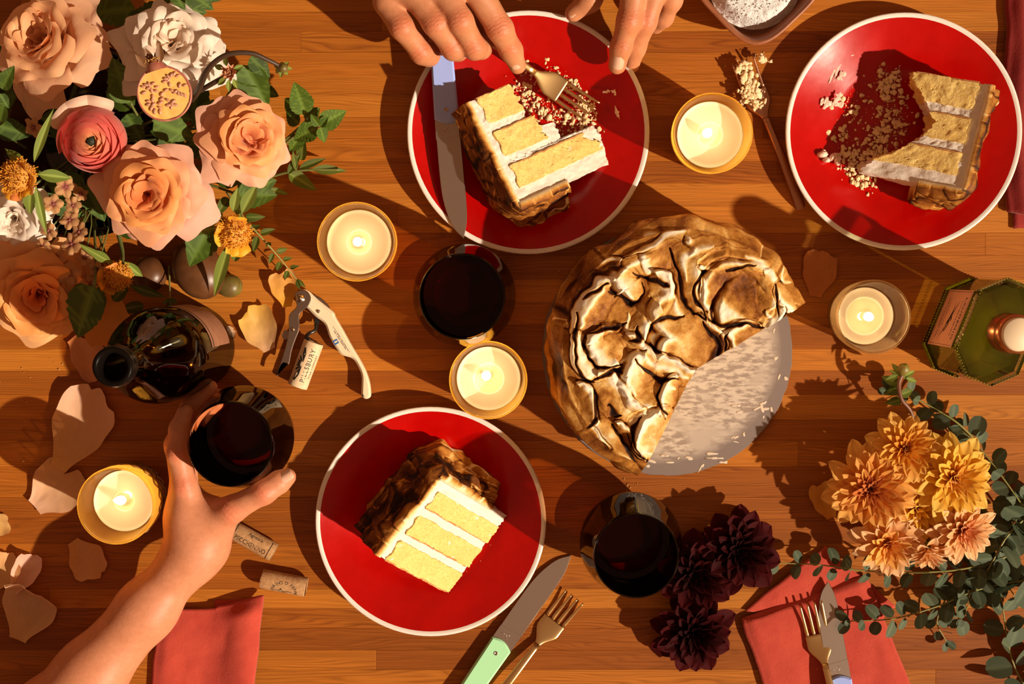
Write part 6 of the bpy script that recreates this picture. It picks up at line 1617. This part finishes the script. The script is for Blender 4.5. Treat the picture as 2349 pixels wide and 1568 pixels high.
# ================================================================== loose petals
def loose_petal(label, u, v, L, Wd, ang, c_in, c_out, seed, curl=.5, z=.001, notch=.05, fold=0.0, side_curl=.4, tipw=.0):
    r = random.Random(seed); n, m = 26, 20
    p = P(u, v, z + .004); t = None
    s, q = np.meshgrid(np.linspace(0, 1, n), np.linspace(-1, 1, m), indexing='ij')
    Lm, Wm = S(L), S(Wd)
    w = (.34 + .66 * sstep(0, .55, s)**.9) * np.sqrt(np.clip(1 - np.clip((s - .80) / .42, 0, 1)**2, 0, 1)) * (1 + .10 * vnoise(np.stack([s * 3.5, np.sign(q) * 3, s * 0 + seed], -1)))
    end = 1 - .10 * q**2 - notch * np.exp(-((q - .25) / .12)**2) + .08 * vnoise(np.stack([q * 1.5 + seed, s * 0, s * 0], -1)) + .012 * vnoise(np.stack([q * 6 + seed, s * 0, s * 0], -1))
    x = (s * end - .5) * Lm; y = q * w * Wm / 2
    zz = Lm * (.10 * (2 * s - 1)**2 * curl + side_curl * .20 * (np.abs(q)**2.2) * w) + fold * Lm * np.clip(s - .72, 0, 1)**1.5
    zz = zz + .0010 * fbm(np.stack([x * 120, y * 120, s * 0 + seed], -1), 3) + .0012 * np.sin(q * 4 + s * 5 + seed) * s
    if fold:      # far edge rolled back over
        k = np.clip((s - .72) / .28, 0, 1); x = x - Lm * .16 * k**2; zz = zz + Lm * .10 * np.sin(k * PI * .7)
    a = math.radians(ang); X = x * math.cos(a) - y * math.sin(a); Y = x * math.sin(a) + y * math.cos(a)
    zz = zz - zz.min() + z
    vein = 1 - .04 * np.abs(np.sin(q * 11 + s * 2))**8
    col = (np.array(c_in)[None, None] * (1 - s[..., None]**.8) + np.array(c_out)[None, None] * s[..., None]**.8) * vein[..., None] * np.array((.90, .80, .72))
    V = np.stack([X, Y, zz], -1).reshape(-1, 3); B = V.copy(); B[:, 2] -= .0003; n0 = n * m
    Fg = gridF(n, m)
    me = mesh('fallen_petal', V, Fg, M_petal, cols=np.clip(col.reshape(-1, 3), 0, 1))
    o = obj('fallen_petal', me); o.location = (p.x, p.y, 0); tag(o, label, 'petal', 'fallen petals on the table'); return o
PK1, PK2, YL = (.80, .52, .22), (.84, .56, .44), (.84, .52, .13)
loose_petal('largest fallen pink-peach petal, above the diamond-patterned candle', 182, 985, 200, 125, 62, PK1, PK2, 1, curl=.8, side_curl=.35)
loose_petal('fallen peach petal with a torn notch touching the diamond-patterned candle', 128, 1122, 128, 122, 40, (.82, .54, .40), (.82, .52, .26), 2, notch=.22)
loose_petal('fallen salmon petal half beneath the lowest rose', 200, 818, 110, 78, -50, (.82, .44, .24), (.80, .40, .24), 3, side_curl=.2)
loose_petal('fallen peach petal with wavy edge between the candle and the forearm', 196, 1280, 98, 84, -55, (.80, .48, .22), (.80, .48, .28), 4, side_curl=.5)
loose_petal('rolled pink fallen petal above the large cracked petal', 55, 1315, 100, 62, 58, PK2, (.84, .54, .46), 5, side_curl=1.1, curl=.6)
loose_petal('large fallen peach petal with a dark crack and rolled edge', 66, 1398, 150, 125, 68, (.82, .54, .26), (.84, .58, .40), 6, fold=.9, notch=.02)
loose_petal('fallen peach petal cut by the left picture edge below the others', 2, 1312, 90, 74, 60, PK1, (.84, .50, .24), 7)
loose_petal('small fallen yellow-peach petal at the left picture edge beside the candle', -4, 1205, 46, 50, 10, YL, PK1, 8)
loose_petal('yellow-peach fallen petal curled beside the corkscrew lever', 596, 755, 105, 84, 115, (.82, .54, .34), (.86, .56, .10), 9, side_curl=.7)
loose_petal('upright yellow-orange fallen petal at the corkscrew pivot', 652, 662, 84, 62, 100, (.86, .52, .05), (.82, .42, .12), 10, side_curl=.5, z=.004)
loose_petal('flat rust-orange fallen petal between the cake and the clear tumbler', 1880, 627, 106, 80, 80, (.70, .28, .07), (.72, .32, .11), 11, side_curl=.12, curl=.15)
loose_petal('pale fallen petal seen through the foot of the wine bottle', 506, 772, 66, 40, 20, (.82, .58, .36), (.82, .58, .38), 12)
loose_petal('cream fallen petal behind the neck of the wine bottle', 345, 872, 62, 40, -50, (.82, .56, .30), (.80, .48, .24), 13)
loose_petal('folded orange petal fallen beside the bouquet on the cake side', 1894, 1148, 84, 66, 110, (.80, .38, .05), (.84, .46, .10), 14, side_curl=1.0)
loose_petal('drooping orange petal under the lowest rose, touching the bottle', 240, 728, 130, 110, -70, (.80, .36, .08), (.82, .40, .10), 15, side_curl=.3, z=.045)
loose_petal('small pink fallen petal below the bottle mouth', 292, 880, 48, 40, 30, (.80, .46, .34), (.80, .46, .30), 16)
# ================================================================== people
def skin_mat(name, c1, c2):
    T = NT(name); co = T.coord()
    nz = T.noise(55, 3, .6, co); fine = T.noise(900, 3, .65, co)
    wr = T.noise(1.0, 2, .5, T.coord('Object', (420, 420, 420)))
    mott = T.noise(240, 3, .6, co)
    c = T.mix(T.ramp([(.32, (0, 0, 0)), (.68, (1, 1, 1))], nz.outputs[0]).outputs[0], c1, c2)
    c = T.mix(.35, c, T.ramp([(.3, (.78, .70, .66)), (.7, (1.08, 1.06, 1.05))], mott.outputs[0]).outputs[0], 'MULTIPLY')
    at = T.add('ShaderNodeAttribute'); at.attribute_name = 'red'
    c = T.mix(at.outputs['Fac'], c, tuple(a * b for a, b in zip(c2, (1.0, .55, .50))))
    T.link(c, T.b.inputs['Base Color']); T.b.inputs['Roughness'].default_value = .48; T.b.inputs['Specular IOR Level'].default_value = .32
    T.b.inputs['Subsurface Weight'].default_value = .18; T.b.inputs['Subsurface Radius'].default_value = (1, .35, .2); T.b.inputs['Subsurface Scale'].default_value = .003
    T.bump(T.math('ADD', fine.outputs[0], T.math('MULTIPLY', wr.outputs[0], .8)), .28, .0005); return T.m
M_skinA = skin_mat('fair_skin', (.56, .225, .115), (.62, .265, .145))
M_skinB = skin_mat('tan_skin', (.50, .205, .092), (.56, .245, .125))
M_nail = pmat('fingernail', (.68, .40, .28), .25, coat=.3)
M_sleeve = pmat('dark_sleeve', (.06, .05, .06), .9)
def surface_nets(Fv, org, h):
    nx, ny, nz = Fv.shape; ins = Fv < 0
    cnt = np.zeros((nx - 1, ny - 1, nz - 1), np.float32); acc = np.zeros((nx - 1, ny - 1, nz - 1, 3), np.float32)
    offs = [(i, j, k) for i in (0, 1) for j in (0, 1) for k in (0, 1)]
    def sub(A, o): return A[o[0]:nx - 1 + o[0], o[1]:ny - 1 + o[1], o[2]:nz - 1 + o[2]]
    for a in offs:
        for ax in range(3):
            if a[ax] == 1: continue
            b = list(a); b[ax] = 1; b = tuple(b)
            fa, fb = sub(Fv, a), sub(Fv, b); m = (fa < 0) != (fb < 0)
            t = np.where(m, fa / np.where(np.abs(fa - fb) < 1e-12, 1, fa - fb), 0)
            for d in range(3): acc[..., d] += m * (a[d] + (t if d == ax else 0))
            cnt += m
    act = cnt > 0; idx = -np.ones(cnt.shape, np.int64); n = act.sum(); idx[act] = np.arange(n)
    ijk = np.argwhere(act); V = (ijk + acc[act] / cnt[act][:, None]) * h + org
    Fs = []
    for ax in range(3):
        a = [slice(None)] * 3; b = [slice(None)] * 3; a[ax] = slice(0, -1); b[ax] = slice(1, None)
        s0, s1 = ins[tuple(a)], ins[tuple(b)]; e = s0 != s1
        o1, o2 = [(1, 2), (2, 0), (0, 1)][ax]
        ed = np.argwhere(e); ok = (ed[:, o1] > 0) & (ed[:, o2] > 0) & (ed[:, o1] < Fv.shape[o1] - 1) & (ed[:, o2] < Fv.shape[o2] - 1); ed = ed[ok]
        def cell(d1, d2):
            c = ed.copy(); c[:, o1] -= d1; c[:, o2] -= d2; return idx[c[:, 0], c[:, 1], c[:, 2]]
        q = np.stack([cell(1, 1), cell(0, 1), cell(0, 0), cell(1, 0)], 1)
        fl = ~s0[tuple(ed.T)]; q[fl] = q[fl][:, ::-1]; Fs.append(q)
    return V, np.vstack(Fs)
def smin(a, b, k):
    h = np.clip(.5 + .5 * (b - a) / k, 0, 1); return b * (1 - h) + a * h - k * h * (1 - h)
def body_sdf(groups, h, kgroup=.003, extra=None):
    """groups: list of (chain list, k inside); chain = list of (x, y, z, r) points; united smoothly"""
    allp = np.vstack([np.array([c[:4] for c in ch]) for chs, _ in groups for ch in chs])
    lo = (allp[:, :3] - allp[:, 3:4]).min(0) - .006; hi = (allp[:, :3] + allp[:, 3:4]).max(0) + .006
    n = np.ceil((hi - lo) / h).astype(int) + 1
    ax = [lo[d] + h * np.arange(n[d]) for d in range(3)]
    F = np.full(n, 1.0, np.float32)
    def box(p, r, mg):
        i0 = np.maximum(0, np.floor((p.min(0) - r - mg - lo) / h).astype(int)); i1 = np.minimum(n, np.ceil((p.max(0) + r + mg - lo) / h).astype(int) + 1); return tuple(slice(a, b) for a, b in zip(i0, i1))
    for chs, k in groups:
        G = np.full(n, 1.0, np.float32)
        for ch in chs:
            for p, q in zip(ch[:-1], ch[1:]):
                a, b = np.array(p[:3]), np.array(q[:3]); ra, rb = p[3], q[3]; fl = p[4] if len(p) > 4 else 1.0
                sl = box(np.array([a, b]), max(ra, rb), .016)
                g = np.meshgrid(ax[0][sl[0]], ax[1][sl[1]], ax[2][sl[2]], indexing='ij')
                d = b - a; L2 = d @ d + 1e-12
                t = np.clip(((g[0] - a[0]) * d[0] + (g[1] - a[1]) * d[1] + (g[2] - a[2]) * d[2]) / L2, 0, 1); te = t * t * (3 - 2 * t) * .5 + t * .5
                D = np.sqrt((g[0] - a[0] - t * d[0])**2 + (g[1] - a[1] - t * d[1])**2 + ((g[2] - a[2] - t * d[2]) * fl)**2) - (ra + (rb - ra) * te)
                G[sl] = smin(G[sl], D.astype(np.float32), k)
        F = smin(F, G, kgroup)
    if extra is not None: F = extra(F, ax)
    return surface_nets(F, lo, h)
def relax(V, F, it=2):
    E = np.vstack([F[:, [0, 1]], F[:, [1, 2]], F[:, [2, 3]], F[:, [3, 0]]])
    for _ in range(it):
        A = np.zeros_like(V); c = np.zeros(len(V))
        np.add.at(A, E[:, 0], V[E[:, 1]]); np.add.at(A, E[:, 1], V[E[:, 0]]); np.add.at(c, E[:, 0], 1); np.add.at(c, E[:, 1], 1)
        V = V * .45 + .55 * A / np.maximum(c, 1)[:, None]
    return V
def pz(*pts): return [tuple(P(u, v, z)) + (r,) + tuple(e) for u, v, z, r, *e in pts]
def creases(V, joints):
    """fine knuckle wrinkles: joints = (centre, axis along the finger, reach, depth)"""
    C = V.mean(0); out = V.copy(); red = np.zeros(len(V))
    for c, d, reach, dep, amp in joints:
        c = np.array(c); d = np.array(d) / (np.linalg.norm(d) + 1e-9)
        rel = V - c; s = rel @ d; rr = np.linalg.norm(rel - s[:, None] * d, axis=1)
        w = np.exp(-(s / reach)**2) * sstep(.020, .012, rr)
        up = np.clip(rel[:, 2] / (rr + 1e-6), 0, 1)
        ph = s * 2 * PI / .0030 + 1.3 * np.sin(rel[:, 0] * 900)
        out[:, 2] -= dep * w * up * (.5 + .5 * np.cos(ph))**3 - amp * np.exp(-(s / (reach * 1.2))**2) * up * sstep(.020, .010, rr)
        red = np.maximum(red, .55 * np.exp(-(s / (reach * 1.1))**2) * sstep(.022, .012, rr) * up)
    return out, red
def nail(root, c, d, up, L, Wd, label=None):
    s, q = np.meshgrid(np.linspace(0, 1, 12), np.linspace(-1, 1, 9), indexing='ij')
    w = np.clip(1 - (2 * s - 1)**6 * .55, 0, 1)**.5
    x = (s - .5) * L; y = q * w * Wd / 2; z = -.30 * (q * w)**2 * Wd - .10 * L * np.clip(s - .3, 0, 1)**2 + .0005
    R_ = np.array(basis(d, up)); V = np.stack([x, y, z], -1).reshape(-1, 3); V2 = V.copy(); V2[:, 2] -= .0006
    n = len(V); F = gridF(12, 9); idx = [(i, 0) for i in range(12)] + [(11, j) for j in range(1, 9)] + [(i, 8) for i in range(10, -1, -1)] + [(0, j) for j in range(7, 0, -1)]
    side = [(a[0] * 9 + a[1], a[0] * 9 + a[1] + n, b[0] * 9 + b[1] + n, b[0] * 9 + b[1]) for a, b in zip(idx, idx[1:] + idx[:1])]
    VV = np.vstack([V, V2]) @ R_.T + np.array(c) - np.array(root.location); part('fingernail', VV, F + [f[::-1] and tuple(x + n for x in f[::-1]) for f in F] + side, M_nail, root)
def mk_body(name, root, groups, mat, joints, h=.0013, kg=.0035, label=None):
    V, F = body_sdf(groups, h, kg); V = relax(V, F, 3); V, red = creases(V, joints)
    return part(name, V - np.array(root.location), F, mat, root, attr={'red': red}, label=label)
def jt(u, v, z, du, dv, reach=.006, dep=.0007, amp=.0008): 
    a, b = P(u, v, z), P(u + du, v + dv, z); return (tuple(a), tuple(b - a), reach, dep, amp)
# ---- left forearm and hand round the wine glass
pa = thing('person', 'person reaching in with a bare forearm, hand round a wine glass', 'person', P(300, 1430, 0))
wrist = (452, 1250, .060)
arm = pz((-20, 1790, .045, .040), (110, 1650, .050, .0345), (205, 1548, .054, .0300), (335, 1398, .058, .0250), (425, 1290, .060, .0205), (455, 1245, .062, .0195))
palm = [pz((448, 1262, .062, .0195), (438, 1180, .070, .0165), (424, 1110, .082, .0105)), pz((448, 1262, .058, .0195), (432, 1190, .055, .0165), (420, 1120, .062, .0110)), pz((452, 1258, .050, .0180), (440, 1190, .042, .0150), (426, 1128, .042, .0105)),
        pz((460, 1240, .062, .0185), (490, 1195, .068, .0155), (520, 1172, .082, .0120)), pz((470, 1240, .055, .0180), (478, 1205, .058, .0150))]
thumb = pz((490, 1200, .072, .0150), (532, 1168, .086, .0115), (606, 1128, .094, .0100), (640, 1105, .092, .0092), (660, 1093, .090, .0074))
idx_ = pz((424, 1112, .082, .0105), (409, 1040, .088, .0095), (412, 985, .086, .0088), (424, 945, .084, .0072))
mid_ = pz((420, 1120, .062, .0108), (404, 1020, .060, .0100), (436, 938, .060, .0088), (481, 889, .060, .0072))
rng_ = pz((426, 1126, .042, .0105), (412, 1010, .040, .0095), (450, 940, .040, .0082), (499, 908, .040, .0068))
pky_ = pz((432, 1140, .026, .0095), (430, 1020, .022, .0085), (462, 955, .021, .0072), (500, 925, .021, .0062))
grp = [([arm] + palm, .016), ([thumb], .006), ([idx_], .005), ([mid_], .005), ([rng_], .005), ([pky_], .005)]
mk_body('forearm_and_hand', pa, grp, M_skinA, [jt(606, 1128, .094, 30, -22), jt(532, 1168, .086, 30, -16, .008), jt(409, 1040, .088, 0, -30), jt(426, 1110, .082, -4, -30, .009), jt(436, 938, .060, 30, -30)], .0014)
nail(pa, tuple(P(655, 1089, .1005)), P(662, 1090, .09) - P(620, 1118, .09), (-.2, .45, .9), .0115, .0105)
nail(pa, tuple(P(415, 957, .0850)), P(424, 940, .08) - P(412, 985, .082), (-.95, .1, .35), .0120, .0100)
nail(pa, tuple(P(471, 884, .0640)), P(484, 886, .06) - P(440, 935, .06), (-.65, .5, .5), .0115, .0095)
V, F = tube(np.array([A3(P(-20, 1790, .045)), A3(P(-110, 1890, .045)), A3(P(-190, 1980, .045))]) - np.array(pa.location), [.047, .052, .056], 24); part('sleeve', V, F, M_sleeve, pa)
# ---- person opposite: both hands over the plate
pb = thing('person', 'person opposite whose two hands hold the fork and steady the red plate', 'person', P(1200, -200, 0))
pinky = pz((888, 5, .074, .0120), (922, 62, .078, .0105), (968, 122, .058, .0095), (984, 128, .048, .0088), (996, 108, .040, .0080))
ring = pz((955, -10, .082, .0125), (1000, 55, .084, .0108), (1040, 112, .066, .0098), (1050, 116, .052, .0088), (1048, 96, .042, .0080))
midd = pz((1015, -20, .086, .0128), (1056, 48, .088, .0108), (1089, 110, .068, .0099), (1104, 112, .054, .0086), (1108, 92, .044, .0080))
indx = pz((1085, -35, .086, .0130), (1147, 66, .074, .0112), (1172, 115, .056, .0098), (1187, 150, .044, .0078))
thm = pz((985, -90, .058, .0150), (1060, -5, .050, .0120), (1120, 62, .043, .0100), (1165, 112, .036, .0084))
w1 = (955, -190, .075)
palmR = [pz((955, -190, .075, .0230), (900, -40, .076, .0140), (888, 5, .074, .0120)), pz((955, -190, .078, .0230), (945, -60, .082, .0150), (955, -10, .082, .0125)), pz((960, -190, .080, .0230), (1000, -70, .086, .0150), (1015, -20, .086, .0128)), pz((965, -190, .080, .0230), (1050, -90, .084, .0150), (1085, -35, .086, .0130)), pz((955, -170, .062, .0200), (960, -60, .060, .0150)),
         pz((955, -190, .077, .0235), (925, -330, .080, .0275), (890, -520, .085, .0360), (870, -620, .09, .0390))]
grp = [(palmR, .014), ([pinky], .005), ([ring], .005), ([midd], .005), ([indx], .005), ([thm], .005)]
mk_body('right_hand', pb, grp, M_skinB, [jt(922, 62, .078, 22, 30, .008), jt(968, 122, .058, 20, 26, .006), jt(1000, 55, .084, 22, 30, .008), jt(1040, 112, .066, 20, 28, .006), jt(1056, 48, .088, 20, 30, .008), jt(1089, 110, .068, 18, 28, .007, .0008, .0012), jt(1147, 66, .074, 14, 28, .009, .0010, .0016), jt(1172, 115, .056, 12, 26, .005)], .0013, .0025)
nail(pb, tuple(P(1184, 148, .0548)), P(1187, 156, .044) - P(1172, 115, .056), (.1, -.35, .95), .0105, .0110)
lind = pz((1462, -70, .068, .0125), (1443, 48, .060, .0104), (1424, 110, .046, .0092), (1416, 150, .036, .0080))
lmid = pz((1515, -60, .062, .0120), (1480, 50, .048, .0100), (1458, 108, .030, .0090), (1449, 148, .018, .0074))
lrng = pz((1550, -60, .056, .0115), (1540, 0, .042, .0096), (1522, 40, .024, .0085), (1505, 60, .012, .0072))
lthm = pz((1420, -180, .055, .0160), (1390, -70, .048, .0120), (1352, 0, .040, .0105), (1316, 30, .034, .0080))
palmL = [pz((1520, -290, .075, .0240), (1475, -140, .072, .0155), (1462, -70, .068, .0125)), pz((1525, -290, .075, .0240), (1520, -140, .068, .0150), (1515, -60, .062, .0120)), pz((1530, -290, .072, .0230), (1555, -140, .060, .0150), (1550, -60, .056, .0115)), pz((1510, -280, .068, .0220), (1440, -190, .060, .0170)), pz((1520, -290, .075, .0240), (1560, -430, .08, .0280), (1600, -620, .09, .0380))]
grp = [(palmL, .014), ([lind], .005), ([lmid], .005), ([lrng], .005), ([lthm], .005)]
mk_body('left_hand', pb, grp, M_skinB, [jt(1443, 48, .060, -8, 30, .009, .0010, .0015), jt(1424, 110, .046, -8, 28, .005), jt(1480, 50, .048, -10, 28, .008, .0009, .001)], .0013, .0025)
nail(pb, tuple(P(1417, 146, .0482)), P(1416, 155, .036) - P(1424, 110, .046), (-.05, -.2, 1), .0125, .0115)
nail(pb, tuple(P(1312, 22, .0395)), P(1312, 34, .034) - P(1352, 0, .04), (-.5, .55, .6), .0120, .0110)
for (a, b, r_) in (((870, -620), (850, -800), .044), ((1600, -620), (1640, -800), .044)):
    V, F = tube(np.array([A3(P(*a, .09)), A3(P((a[0] + b[0]) / 2, (a[1] + b[1]) / 2, .10)), A3(P(*b, .11))]) - np.array(pb.location), [r_, r_ * 1.1, r_ * 1.2], 24); part('sleeve', V, F, M_sleeve, pb)
